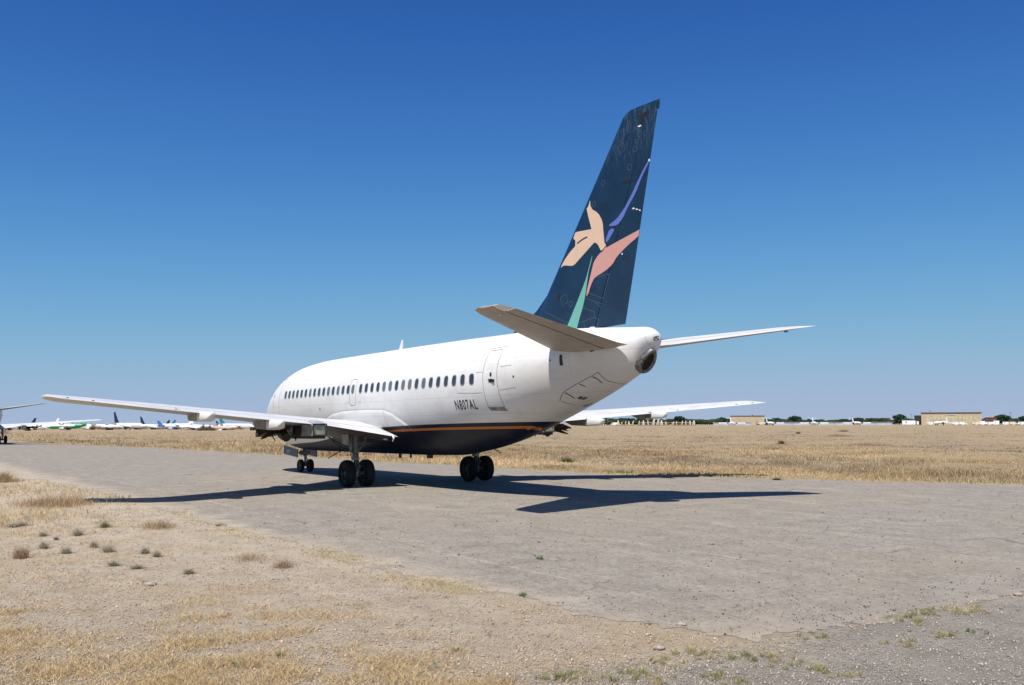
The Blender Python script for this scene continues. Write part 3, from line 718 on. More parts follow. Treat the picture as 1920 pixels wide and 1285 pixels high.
for s, z in OVALS[:1]+OVALS[2:6]+OVALS[7:8]: polys += outline([(s+.085*math.cos(a), z+.085*math.sin(a)) for a in np.linspace(0, 6.283, 13)[:-1]], .018)
for s, z, w in ((27.72, 10.31, .15), (25.05, 6.13, .17)): polys += outline([(s-w, z+w*.6), (s+w*.7, z+w), (s+w, z-w*.6), (s-w*.7, z-w)], .02)
for i in range(0, len(LINES), 2): polys += outline([LINES[i], LINES[i+1]], .016, False)
drape('panel_outlines', polys, 'outline_paint', finY, fin, .006)
drape('black_patches', [[(28.50, 11.12), (28.85, 11.16), (28.86, 11.10), (28.66, 11.02), (28.58, 10.82), (28.44, 10.80), (28.50, 10.95)], [(27.72, 9.34), (28.0, 9.36), (28.25, 9.27), (28.0, 9.24), (27.76, 9.27)],
      [(27.14, 8.08), (27.5, 8.07), (27.5, 8.02), (27.14, 8.03)], [(24.66, 6.30), (24.84, 6.35), (24.78, 6.20), (24.70, 6.14)]], 'black_marking', finY, fin, .008)
drape('white_marks', [[(28.10, 8.45), (28.16, 8.48), (28.21, 8.43), (28.14, 8.42)], [(28.23, 8.42), (28.30, 8.42), (28.33, 8.38), (28.26, 8.38)], [(28.35, 8.38), (28.41, 8.37), (28.43, 8.32), (28.37, 8.34)],
      [(28.41, 10.80), (28.53, 10.82), (28.58, 10.77), (28.47, 10.76)], rrect(27.62, 27.67, 7.17, 7.22, .02), rrect(28.79, 28.85, 9.68, 9.75, .02)], 'white_paint', finY, fin, .008)

# ---- landing gear
def wheel_part(parent, c, D, w, name='wheel'):
    R_ = D/2; wh = MB(); h = w/2
    wh.lathe([(-h*.55, R_*.55), (-h*.9, R_*.62), (-h, R_*.8), (-h*.85, R_*.93), (-h*.5, R_*.99), (-h*.25, R_), (-h*.22, R_*.985), (-h*.16, R_), (0, R_*1.003), (h*.16, R_), (h*.22, R_*.985), (h*.25, R_), (h*.5, R_*.99), (h*.85, R_*.93), (h, R_*.8), (h*.9, R_*.62), (h*.55, R_*.55)], c, 48)
    o = wh.build(name, 'tyre_rubber', parent, smooth=35)
    rm = MB()
    for sg in (-1, 1):
        rm.lathe([(sg*h*.7, R_*.60), (sg*h*.62, R_*.50), (sg*h*.2, R_*.42), (sg*h*.15, R_*.22), (sg*h*.45, R_*.20), (sg*h*.5, R_*.10), (sg*h*.5, .001)], c, 32)
        for k_ in range(9):
            a = 2*math.pi*k_/9; rm.tube([(c[0]+R_*.32*math.cos(a), c[1]+sg*h*.1, c[2]+R_*.32*math.sin(a)), (c[0]+R_*.32*math.cos(a), c[1]+sg*h*.3, c[2]+R_*.32*math.sin(a))], R_*.045, 8)
    rm.build('rim', 'rim_metal', o, smooth=35)
def main_gear(side):
    g = MB(); y0 = side*2.68; s0 = 15.35
    g.tube([P(15.1, side*2.62, 2.15), P(15.2, side*2.65, 1.6), P(15.3, y0, 1.02)], [.15, .135, .125], 18)
    g.tube([P(15.3, y0, 1.10), P(15.3, y0, 1.02)], .15, 18)
    g.tube([P(15.3, y0, 1.05), P(15.4, y0, .5)], .085, 16, 1)
    g.tube([P(15.4, y0-.44, .5), P(15.4, y0+.44, .5)], .075, 14)
    g.tube([P(15.4, y0, .64), P(15.4, y0, .38)], .12, 12)
    for dy in (-.05, .05):     # torque links
        g.tube([P(15.42, y0+dy, 1.0), P(15.66, y0+dy*.4, .82), P(15.48, y0+dy, .58)], .028, 8)
    o = g.build('main_gear', ['gear_steel', 'chrome_tube'], plane, smooth=35)
    b = MB(); b.tube([P(15.25, y0-side*.08, 1.28), P(15.2, side*2.25, 1.72), P(15.1, side*2.04, 2.0)], [.05, .06, .045], 10)
    b.tube([P(15.2, side*2.25, 1.72), P(15.25, side*2.2, 2.05)], .04, 8)
    b.tube([P(15.2, y0, 1.35), P(14.2, side*2.75, 2.05)], .05, 10)
    b.build('side_brace', 'gear_steel', o, smooth=35)
    d_ = MB(); R3 = Matrix.Rotation(side*math.radians(-4), 3, 'X')
    d_.box(P(15.15, side*3.03, 1.80), (.55, .035, .50), R3); d_.box(P(15.25, side*2.86, 1.50), (.2, .03, .42)); d_.build('gear_door', 'gear_steel', o)
    h_ = MB()
    for k_, (a, b2, c2) in enumerate((((3.9, 1.99), (3.35, 1.60), (2.85, 1.50)), ((3.75, 1.9), (3.4, 1.45), (2.9, 1.40)), ((3.0, 1.42), (3.35, 1.40), (3.85, 1.10)), ((3.05, 1.42), (2.95, 1.28), (2.72, 1.22)))):
        pts = []
        for t in np.linspace(0, 1, 9):
            yy = (1-t)**2*a[0]+2*t*(1-t)*b2[0]+t*t*c2[0]; zz = (1-t)**2*a[1]+2*t*(1-t)*b2[1]+t*t*c2[1]; pts.append(P(15.2+.12*k_, side*yy, zz))
        h_.tube(pts, .018, 8)
    h_.tube([P(15.2, side*2.82, 1.9), P(15.25, side*2.85, 1.2), P(15.4, side*2.8, .75)], .016, 8)
    h_.build('hydraulic_hoses', 'rubber_hose', o, smooth=60)
    for sg in (-1, 1): wheel_part(o, P(15.4, y0+sg*.385, .51), 1.02, .36)
for side in (1, -1): main_gear(side)
g = MB(); zo = .08
g.tube([P(3.85, 0, 1.5), P(3.95, 0, .85)], .095, 14); g.tube([P(3.95, 0, .9), P(4.0, 0, .31+zo)], .055, 12, 1); g.tube([P(4.0, -.27, .31+zo), P(4.0, .27, .31+zo)], .045, 10)
g.tube([P(3.9, .09, 1.0), P(3.9, .3, 1.02)], .05, 8); g.tube([P(3.9, -.09, 1.0), P(3.9, -.26, 1.0)], .05, 8)
g.box(P(3.95, 0, 1.02), (.35, .42, .22)); g.tube([P(4.06, 0, .85), P(4.25, 0, .66), P(4.08, 0, .48)], .03, 8)
ng = g.build('nose_gear', ['gear_steel', 'chrome_tube'], plane, smooth=35)
for sg in (-1, 1): wheel_part(ng, P(4.0, sg*.245, .31+zo), .62, .20)
for sg in (1, -1):
    dm = MB(); R3 = Matrix.Rotation(sg*math.radians(8), 3, 'X')
    y_ = sg*.47; a0, a1 = (2.37, 4.17) if sg > 0 else (2.6, 4.25)
    pts = [(a0, 1.40), (a1, 1.20), (a1+.03, .80), (a0+.02, .95)]
    dm.prism([(15.4-a, b) for a, b in pts], 1, y_-.02, y_+.02)
    o = dm.build('nose_gear_door', 'navy_paint', ng)
    if sg > 0:
        drape('door_edge', outline(pts, .022), 'white_marking', lambda s, z: .492, o, .002)
        lettering('door_lettering', '807', 2.80, .985, .17, .42, lambda s, z: .492, o, 'white_marking', 1, .003, .01)

# ---- engine mounts left under the wings after the engines were taken off
def mount(side):
    yc = side*4.95; m = MB()
    T = lambda s, y, z: P(s, side*y, z)
    # aft fairing: tapering square tube, open to the rear
    st = [(12.9, .16, 2.20, 2.02), (14.0, .24, 2.30, 1.98), (15.3, .30, 2.42, 1.96), (16.4, .32, 2.50, 1.94), (17.0, .29, 2.44, 1.95), (17.3, .25, 2.37, 1.96)]
    for s, hw, zt, zb in st:
        for a, b in ((-1, 1), (1, 1), (1, -1), (-1, -1)):
            m.v.append(T(s, 4.98+a*hw*(.85 if b > 0 else 1), zt if b > 0 else zb))
    for i in range(len(st)-1):
        for j in range(4): m.f.append((i*4+j, i*4+(j+1) % 4, (i+1)*4+(j+1) % 4, (i+1)*4+j)); m.m.append(0)
    m.f.append((0, 1, 2, 3)); m.m.append(0)
    m.m = [1 if i < 12 else 0 for i in range(len(m.m))]
    o = m.build('engine_mount', ['bare_aluminium', 'dark_metal'], WL if side > 0 else WR, smooth=20)
    f = MB(); s = 17.3; # dark rim frame at the rear opening and what sits inside
    for (a, b) in (((-.25, 1), (.25, 1)), ((.25, 1), (.25, -1)), ((.25, -1), (-.25, -1)), ((-.25, -1), (-.25, 1))):
        za, zb_ = (2.36 if a[1] > 0 else 1.96), (2.36 if b[1] > 0 else 1.96)
        f.tube([T(s, 4.98+a[0], za), T(s, 4.98+b[0], zb_)], .022, 6)
    f.build('opening_frame', 'dark_metal', o)
    g_ = MB(); g_.box(T(17.24, 4.98, 2.16), (.02, .43, .34)); g_.build('inner_panel', 'lamp_glass', o)
    g_ = MB(); g_.box(T(15.9, 4.98, 1.90), (2.6, .5, .10)); g_.box(T(14.6, 5.25, 2.12), (.9, .04, .32)); g_.build('lower_beam', 'dark_metal', o)
    g_ = MB(); g_.box(T(15.35, 5.36, 2.12), (.62, .10, .30)); g_.build('pale_access_panel', 'bare_aluminium', o)
    r_ = MB(); rr = random.Random(5+side)
    r_.box(T(15.2, 6.0, 2.22), (1.6, .9, .12)); r_.box(T(14.6, 5.8, 2.05), (1.2, .6, .16), Matrix.Rotation(.1, 3, 'Y'))
    # torn skin strips that hang forward of the mount
    for k_, pts in enumerate(([(6.2, 2.18, 15.6), (6.55, 2.10, 15.9), (6.80, 1.98, 16.2)], [(6.0, 2.12, 15.7), (6.45, 1.98, 16.1), (6.72, 1.86, 16.3)], [(6.1, 2.24, 15.9), (6.6, 2.20, 16.1), (6.9, 2.10, 16.3)], [(6.4, 2.2, 15.8), (6.7, 2.12, 16.1), (6.86, 2.14, 16.2)])):
        for i in range(2):
            a, b = Vector(T(pts[i][2], pts[i][0], pts[i][1])), Vector(T(pts[i+1][2], pts[i+1][0], pts[i+1][1]))
            w = Vector((.02, 0, .055+.02*k_)); w2 = w*(.9 if i == 0 else .3)
            n_ = (b-a).cross(w).normalized()*.006
            vs = [a-w-n_, b-w2-n_, b+w2-n_, a+w-n_, a-w+n_, b-w2+n_, b+w2+n_, a+w+n_]
            r_.add(vs, [(0, 1, 2, 3), (7, 6, 5, 4), (0, 4, 5, 1), (1, 5, 6, 2), (2, 6, 7, 3), (3, 7, 4, 0)])
    r_.build('torn_skin', 'rust_sheet', o)
    c_ = MB()
    for k_ in range(5):
        y1 = 5.2+.22*k_; pts = [T(15.6, y1, 2.1), T(15.8, y1+rr.uniform(-.1, .1), 1.95), T(15.9, y1+rr.uniform(-.15, .15), 1.78+rr.uniform(-.06, .06))]
        c_.tube(pts, .02, 6)
    c_.tube([T(15.8, 5.75, 2.05), T(16.2, 5.75, 1.9)], .16, 12)
    c_.build('cut_pipes', 'dark_metal', o, smooth=40)
for side in (1, -1): mount(side)

# ---- the second jet of the same kind farther along the strip
other = empty('airliner', (96.5, 4.4, float(G(96.5, 4.4))+.012))
tag(other, 'second parked jet cut off by the left photo edge, only wing and tailplane showing', 'airplane')
skip = ('registration_lettering', 'window', 'painted_petal', 'panel_outlines', 'black_patches', 'white_marks')
def copy_some(o, parent):
    if o.name.split('.')[0] in skip: return
    c = o.copy(); COL.objects.link(c); c.parent = parent
    if o.name.startswith('stabilizer') and 'tip' not in o.name: c.rotation_euler.y += .06; c.location.z -= .80
    for ch in list(o.children): copy_some(ch, c)
for ch in list(plane.children): copy_some(ch, other)
# ================================================================== far airfield
def far_liner(name, X, d, head, sc, fin_c, body_c, label, belly=None, group='stored jets on the far side of the field', finh=1.0, low=0.0):
    for nm, c in ((fin_c[0], fin_c[1]), (body_c[0], body_c[1])):
        if nm not in MATS: simple(nm, c, .4, var=.08, vscale=.2)
    if belly and belly[0] not in MATS: simple(belly[0], belly[1], .4, var=.08, vscale=.2)
    p = place(X, d); e = empty(name, (p.x, p.y, p.z-low), HEAD_LEFT+math.radians(head)); e.scale = (sc, sc, sc)
    tag(e, label, 'airplane', group)
    m = MB(); n = 18; st = [(-15, .25, 4.6), (-13, .9, 4.4), (-9, 1.6, 3.85), (-6, 1.88, 3.5), (10, 1.88, 3.4), (12.5, 1.55, 3.25), (14, .95, 3.0), (14.8, .35, 2.85), (15, .05, 2.8)]
    for x, r, z in st:
        for k_ in range(n): a = 2*math.pi*k_/n; m.v.append((x, r*math.cos(a), z+r*1.05*math.sin(a)))
    for i in range(len(st)-1):
        for k_ in range(n):
            m.f.append((i*n+k_, i*n+(k_+1) % n, (i+1)*n+(k_+1) % n, (i+1)*n+k_)); m.m.append(1 if belly and (k_ >= n//2 or (i < 3 and k_ >= 0)) else 0)
    f = m.build('fuselage', [body_c[0], belly[0] if belly else body_c[0]], e, smooth=60)
    m = MB()
    for sg in (1, -1): m.box((1.5, sg*1.86, 3.9), (21, .06, .26))
    m.build('window_row', 'cabin_glass', e)
    for sg in (1, -1):
        m = MB()
        top = [(3.5, 1.6, 2.3), (-3.0, 1.6, 2.2), (-5.6, 14.2, 3.6), (-4.2, 14.2, 3.7)]
        vs = [(x, sg*y, z+.28*(1 if y < 2 else .25)) for x, y, z in top]+[(x, sg*y, z-.18*(1 if y < 2 else .25)) for x, y, z in top]
        m.add(vs, [(0, 1, 2, 3), (7, 6, 5, 4), (0, 4, 5, 1), (1, 5, 6, 2), (2, 6, 7, 3), (3, 7, 4, 0)]); m.build('wing', 'white_paint', e)
        m = MB(); vs = []
        for t in (.18, -.12):
            vs += [(x, sg*y, z+t*(1 if y < 2 else .3)) for x, y, z in ((-11.2, .5, 4.9), (-14.2, .5, 4.8), (-15.2, 5.8, 5.6), (-14.0, 5.8, 5.6))]
        m.add(vs, [(0, 1, 2, 3), (7, 6, 5, 4), (0, 4, 5, 1), (1, 5, 6, 2), (2, 6, 7, 3), (3, 7, 4, 0)]); m.build('stabilizer', 'white_paint', e)
        m = MB(); st2 = [(3.6, .62), (3.0, .95), (0, .95), (-1.6, .55)]
        for x, r in st2:
            for k_ in range(12): a = 2*math.pi*k_/12; m.v.append((x+.6, sg*5.0+r*math.cos(a), 1.75+r*math.sin(a)))
        for i in range(3):
            for k_ in range(12): m.f.append((i*12+k_, i*12+(k_+1) % 12, (i+1)*12+(k_+1) % 12, (i+1)*12+k_)); m.m.append(0)
        m.f += [tuple(range(12)), tuple(range(36, 48))]; m.m += [0, 0]; m.build('engine', 'navy_paint' if (int(X) % 2) else 'bare_aluminium', e, smooth=40)
        m = MB(); m.tube([(-1.2, sg*2.6, 2.2), (-1.2, sg*2.6, .5)], .14, 8); m.tube([(-1.2, sg*2.6-.45, .5), (-1.2, sg*2.6+.45, .5)], .5, 14); m.build('main_gear', 'tyre_rubber', e)
    m = MB(); m.tube([(10.5, 0, 1.7), (10.5, 0, .4)], .1, 8); m.tube([(10.5, -.3, .35), (10.5, .3, .35)], .35, 14); m.build('nose_gear', 'tyre_rubber', e)
    m = MB(); h = 5.4+6.0*finh
    pr = [(-9.0, 5.2), (-10.6, 6.3), (-13.8-(0 if finh < 1.2 else .4), h), (-15.6, h+.1), (-14.2, 5.0)]
    m.prism(pr, 1, -.16, .16); fo = m.build('tail_fin', fin_c[0], e)
    return e, fo
W_ = ('jet_white', (.80, .81, .82)); NV = ('jet_navy', (.012, .02, .06)); BL = ('jet_blue', (.03, .12, .38)); GN = ('jet_green', (.01, .30, .10)); PU = ('jet_purple', (.06, .03, .12)); GY = ('jet_grey', (.34, .36, .40)); TN = ('jet_tan', (.45, .34, .28)); TE_ = ('jet_teal', (.03, .16, .24))
JETS = [
 (40, 1010, 30, 1.0, NV, W_, 'white jet with a dark striped tail, leftmost tail over the neighbouring wing', None, 1.0, .5),
 (86, 1060, 12, 1.0, W_, W_, 'white jet with a small all-white tail rising behind the neighbouring wing', None, 1.0, 0),
 (132, 880, 4, 1.08, GN, W_, 'white and green jet with a green tail, facing left under the neighbouring wing tip', GN, .12, 1.3),
 (196, 1010, 20, 1.0, PU, W_, 'jet with a dark purple tail just below the neighbouring wing tip', None, .6, 1.2),
 (166, 1180, 200, 1.0, NV, W_, 'distant white jet standing behind the green-tailed one', None, .5, 0),
 (207, 840, 215, .85, GY, W_, 'white jet with a rust-brown belly beside the one with a tall navy tail', TN, .3, 1.5),
 (247, 880, 160, 1.08, NV, W_, 'white jet with the tallest dark navy tail, facing right, left part of the row', None, 1.45, 0),
 (262, 960, 225, .9, GY, W_, 'short white jet with a grey tail between the two navy-tailed jets', None, .5, 1.0),
 (295, 950, 168, 1.0, NV, W_, 'white jet with a smaller navy tail, right of the tallest navy one', None, 1.2, 1.2),
 (326, 900, 165, .95, BL, W_, 'white jet with a bright blue tail and blue rear body, facing right', BL, .62, 1.5),
 (296, 1080, 20, .95, NV, W_, 'jet whose thin dark fin leans right, left one of a pair', None, .8, 0),
 (308, 1120, 18, .95, BL, W_, 'jet whose thin dark fin leans right, right one of a pair', None, .9, 0),
 (334, 930, 12, 1.05, W_, W_, 'white jet with a broad all-white tail beside the dried bush heap', None, 1.0, .6),
 (371, 760, 190, 1.0, W_, W_, 'plain white jet partly hidden behind the dried bush heap', None, .2, 3.0),
 (430, 1150, 176, .9, NV, W_, 'white jet with a thin dark fin, right of the dried bush heap', None, .8, 0),
 (448, 930, 172, 1.15, TE_, W_, 'long white jet with a blue patterned tail, closest to the nose of the big jet', None, .75, 2.0),
 (24, 930, 8, .95, GY, W_, 'white jet low behind the wing root of the neighbouring jet', None, .15, 1.5),
 (64, 950, 190, .95, GY, W_, 'white jet behind the green bush, under the neighbouring wing', None, .1, 1.8),
 (178, 930, 6, 1.0, GY, W_, 'white jet directly behind the tail of the green one', None, .2, 1.2),
 (352, 980, 186, 1.0, GY, W_, 'white jet seen low between the broad white tail and the dried bush heap', None, .15, 1.4),
 (424, 700, 2, .80, GY, TN, 'low pinkish-beige jet body in front of the long white one', None, .05, 3.0),
]
for X, d, hd, sc, fc, bc, lab, belly, fh, low in JETS:
    e, fo = far_liner('airliner', X, d, hd, sc, fc, bc, lab, belly, finh=fh, low=low*.5)

def commuter(X, d, head, label):
    p = place(X, d); e = empty('small_airplane', p, HEAD_LEFT+math.radians(head)); e.scale = (1.35, 1.35, 1.2); tag(e, label, 'airplane', 'small airplanes parked nose-on by the low hangars')
    m = MB(); n = 12; st = [(-6, .2, 2.0), (-3, .75, 1.75), (3, .85, 1.6), (5, .6, 1.5), (6.2, .1, 1.4)]
    for x, r, z in st:
        for k_ in range(n): a = 2*math.pi*k_/n; m.v.append((x, r*math.cos(a), z+r*math.sin(a)))
    for i in range(4):
        for k_ in range(n): m.f.append((i*n+k_, i*n+(k_+1) % n, (i+1)*n+(k_+1) % n, (i+1)*n+k_)); m.m.append(0)
    m.build('fuselage', 'jet_white', e, smooth=60)
    m = MB(); m.box((.3, 0, 1.6), (1.9, 16, .55)); m.build('wing', 'jet_white', e)
    for sg in (1, -1): m = MB(); m.tube([(2.4, sg*2.6, 1.55), (-.8, sg*2.6, 1.55)], .42, 10); m.tube([(2.45, sg*2.6, 1.55), (2.55, sg*2.6, 1.55)], .2, 8); m.build('engine', 'dark_metal', e)
    m = MB(); m.prism([(-4.2, 2.2), (-5.6, 5.0), (-6.8, 5.0), (-6.2, 2.0)], 1, -.1, .1); m.build('tail_fin', 'jet_white', e)
    m = MB(); m.box((-6.1, 0, 5.0), (1.0, 5, .12)); m.build('stabilizer', 'jet_white', e)
    m = MB(); m.box((.5, 1.8, .6), (.4, .3, 1.2)); m.box((.5, -1.8, .6), (.4, .3, 1.2)); m.box((4.5, 0, .5), (.4, .2, 1.0)); m.build('landing_gear', 'tyre_rubber', e)
commuter(1369, 800, 85, 'small dark-nosed airplane in front of the plain beige building'); commuter(1440, 790, 95, 'small white airplane nose-on, nearest the plain beige building')
commuter(1522, 790, 80, 'small white airplane nose-on, middle of the three along the low hangars'); commuter(1601, 790, 92, 'small white airplane nose-on, below the left brick building')
commuter(1758, 760, 30, 'white and grey business airplane parked before the wide hangar')

simple('beige_wall', (.44, .36, .255), .8, var=.1, vscale=.15); simple('hangar_panel', (.46, .40, .25), .7, var=.25, vscale=.3); simple('roof_brown', (.12, .07, .06), .7)
simple('brick_red', (.33, .085, .05), .9, var=.25, vscale=.5); simple('white_metal', (.42, .45, .50), .5, var=.15, vscale=.3); simple('pale_metal', (.36, .40, .46), .5, var=.12, vscale=.2)
simple('window_pale', (.50, .48, .36), .5); simple('window_dark', (.03, .035, .04), .2); simple('cream_part', (.72, .62, .50), .7, var=.1)
def bld(name, X0, X1, d, h, depth, label, cat, wallm, roofm, feats=None, roof_rise=.35, group=None):
    p0, p1 = place(X0, d), place(X1, d); mid = (p0+p1)/2; w = (p1-p0).length; a = math.atan2(p1.y-p0.y, p1.x-p0.x)
    e = empty(name, (mid.x, mid.y, mid.z-.3), a); tag(e, label, cat, group)
    m = MB(); m.box((0, depth/2, h/2), (w, depth, h)); m.build('wall', wallm, e)
    m = MB(); m.box((0, depth/2, h+roof_rise/2), (w+1, depth+1, roof_rise)); m.build('roof', roofm, e)
    if feats: feats(e, w, h, depth)
    return e
def hangar_feats(e, w, h, dp):
    n = 14
    for i in range(n):
        x = -w*.42+w*.84*(i+.5)/n; m = MB(); m.box((x, -.12, h*.40), (w*.84/n-.35, .2, h*.74)); m.build('door_panel', 'hangar_panel', e)
        m = MB(); m.box((x, -.24, h*.58), (w*.84/n-1.6, .06, h*.16)); m.build('panel_window', 'window_pale', e)
    m = MB(); m.box((w*.02, -.3, h*.86), (5, .1, .9)); m.build('sign_board', 'white_metal', e)
    m = MB(); m.box((-w/2-3, dp*.4, h*.80), (6, dp*.5, .5)); m.box((-w/2-3, dp*.3, h*.4), (5.6, dp*.3, h*.78)); m.build('side_annex', 'window_dark', e)
def plain_feats(e, w, h, dp):
    m = MB(); m.box((w*.15, dp*.5, h+.7), (1.2, 1.2, .9)); m.build('roof_vent', 'roof_brown', e)
    m = MB(); m.box((w*.30, -.08, 1.6), (3, .1, 3.2)); m.build('door', 'roof_brown', e)
    for i in range(6):
        m = MB(); m.box((-w/2+w*(i+.5)/6, -.05, h*.5), (.18, .08, h)); m.build('pilaster', 'beige_wall', e)
def brick_feats(e, w, h, dp):
    for i in range(7):
        m = MB(); m.box((-w/2+w*(i+.5)/7, -.08, h*.6), (w/12, .12, h*.28)); m.build('window', 'window_dark', e)
bld('storage_building', 1367, 1430, 930, 8.8, 22, 'plain beige flat-roofed building right of the big jet wing tip', 'building', 'beige_wall', 'roof_brown', plain_feats)
bld('aircraft_hangar', 1722, 1834, 900, 10.4, 40, 'wide tan hangar with tall sliding door panels and brown roof edge', 'hangar', 'beige_wall', 'roof_brown', hangar_feats, .7)
bld('brick_building', 1618, 1664, 1150, 7.0, 15, 'low red brick building left of the wide hangar', 'building', 'brick_red', 'roof_brown', brick_feats)
bld('brick_building', 1842, 1862, 980, 6.6, 15, 'small red brick building just right of the wide hangar', 'building', 'brick_red', 'roof_brown', brick_feats)
bld('brick_building', 1430, 1436, 990, 6.0, 10, 'narrow red building beside the plain beige building', 'building', 'brick_red', 'roof_brown')
def low_feats(e, w, h, dp):
    n = max(2, int(w/11))
    for i in range(n): m = MB(); m.box((-w/2+w*(i+.5)/n, -.06, h*.42), (w/n*.86, .1, h*.8)); m.build('hangar_door', 'white_metal', e)
for X0, X1, lab in ((1334, 1366, 'low pale metal hangar row left of the plain beige building'), (1372, 1404, 'low pale metal hangar row in front of the plain beige building'), (1446, 1518, 'low pale metal hangar row, between the first two small airplanes right of the beige building'), (1524, 1597, 'low pale metal hangar row between the middle and right small airplanes'), (1605, 1668, 'low pale metal hangar row below the red brick building')):
    bld('low_hangar', X0, X1, 850, 2.6, 10, lab, 'hangar', 'pale_metal', 'white_metal', low_feats, .25, 'low hangar rows')
def trailer(X0, X1, d, h, label, name='cargo_trailer', cat='trailer'):
    p0, p1 = place(X0, d), place(X1, d); mid = (p0+p1)/2; w = (p1-p0).length; a = math.atan2(p1.y-p0.y, p1.x-p0.x)
    e = empty(name, mid, a); tag(e, label, cat)
    m = MB(); m.box((0, 1.3, .5+h/2), (w, 2.5, h)); m.build('body', 'jet_white', e)
    m = MB(); m.box((0, 1.3, .5+h+.05), (w+.1, 2.6, .12)); m.build('roof', 'white_metal', e)
    m = MB(); m.box((-w*.2, .02, .5+h*.55), (w*.08, .06, h*.4)); m.build('door', 'window_dark', e)
    for x in (-w*.3, w*.3): m = MB(); m.tube([(x, .1, .45), (x, .4, .45)], .45, 14); m.build('wheel', 'tyre_rubber', e)
def van(X, d, label, cab=1, col='jet_white'):
    p = place(X, d); e = empty('parked_van', p, HEAD_LEFT+(0 if cab > 0 else math.pi)); tag(e, label, 'van')
    m = MB(); m.prism([(-3, .5), (2.9, .5), (3.0, 1.3), (2.2, 1.5), (1.6, 2.5), (-3, 2.6)], 1, -1.0, 1.0); m.build('body', col, e)
    for sg in (1, -1): m = MB(); m.prism([(1.1, 1.5), (2.0, 1.5), (1.55, 2.25), (1.1, 2.25)], 1, sg*1.0-.02, sg*1.0+.02); m.build('side_window', 'window_dark', e)
    for x in (-1.9, 1.9):
        for sg in (1, -1): m = MB(); m.tube([(x, sg*.85, .4), (x, sg*1.03, .4)], .4, 14); m.build('wheel', 'tyre_rubber', e)
trailer(1686, 1711, 820, 3.2, 'long white trailer left of the wide hangar'); trailer(1713, 1717, 820, 2.6, 'short white trailer against the right end of the long one')
trailer(1735, 1744, 810, 2.2, 'white trailer at the left end of the hangar front')
trailer(1832, 1841, 800, 2.6, 'tall white trailer below the right end of the hangar'); trailer(1856, 1867, 800, 2.9, 'tallest white trailer right of the wide hangar'); trailer(1873, 1885, 800, 2.0, 'low white trailer near the right edge of the photo')
for X, lab, cb in ((1786, 'white van parked in front of the hangar middle', 1), (1799, 'white van parked right of the hangar middle', -1), (1824, 'cream van beside the tall white trailer', 1), (1848, 'white van between the two tall trailers', 1), (1893, 'cream van left of the last white vehicle', -1), (1908, 'white van closest to the right edge of the photo', 1), (1150, 'white van under the far wing fairing, left end of the scrap row', 1), (1124, 'white van just behind the far wing', 1)):
    van(X, 800, lab, cb, 'cream_part' if 'cream' in lab else 'jet_white')
# row of cut-up tail sections standing on end
SCR = [(1158, 10, 1), (1164, 7, 0), (1170, 8, 1), (1177, 8, 1), (1183, 9, 1), (1196, 9, 0), (1204, 10, 1), (1213, 10, 0), (1222, 13, 1), (1231, 14, 1), (1238, 10, 1), (1246, 7, 0), (1258, 7, 1), (1266, 8, 0), (1275, 9, 1), (1283, 9, 0), (1291, 9, 1), (1298, 10, 1)]
for i, (X, px, ln) in enumerate(SCR):
    p = place(X, 780); h = px*780/1775; e = empty('scrap_fin', p, HEAD_LEFT+R.uniform(-.5, .5))
    tag(e, 'pale cut-off tail piece standing upright in the scrap row below the far wing' if px < 12 else ('tallest pale tail piece in the scrap row' if px == 14 else 'second tallest pale tail piece, left of the tallest, in the scrap row'), 'scrap', 'scrap tail pieces in a row')
    m = MB(); l = h*R.uniform(-.1, .42)*(1 if ln else .5); wd = R.uniform(.6, 1.3); m.prism([(-h*.22*wd, .4), (h*.22*wd, .4), (h*.05-l, h), (-h*.10*wd-l, h*R.uniform(.82, 1))], 1, -.12, .12); m.build('panel', 'cream_part', e)
    m = MB(); m.box((0, 0, .25), (h*.6, 2.0, .3)); m.tube([(h*.1, .9, .3), (-h*.02-l*.5, 0, h*.6)], .12, 6); m.build('cradle', 'dark_metal', e)
for X0, X1, lab in ((1196, 1252, 'dark rusty storage rack behind the left scrap row'), (1256, 1300, 'low rusty storage rack behind the right scrap row')):
    e = bld('storage_rack', X0, X1, 815, 2.4, 4, lab, 'rack', 'roof_brown', 'cream_part', None, .25)
# utility poles and masts
for X, h, lab in ((1703, 10, 'thin utility pole left of the hangar'), (1889, 11.5, 'thin utility pole near the right edge'), (1593, 8, 'utility pole left of the red brick building'), (1745-6, 13.2, 'thin mast behind the hangar roof')):
    p = place(X, 960); e = empty('utility_pole', p, HEAD_LEFT); tag(e, lab, 'pole')
    m = MB(); m.tube([(0, 0, 0), (0, 0, h)], [.22, .14], 8); m.build('pole', 'tree_bark', e)
    m = MB(); m.box((0, 0, h-.6), (2.6, .15, .15)); m.build('crossarm', 'tree_bark', e)

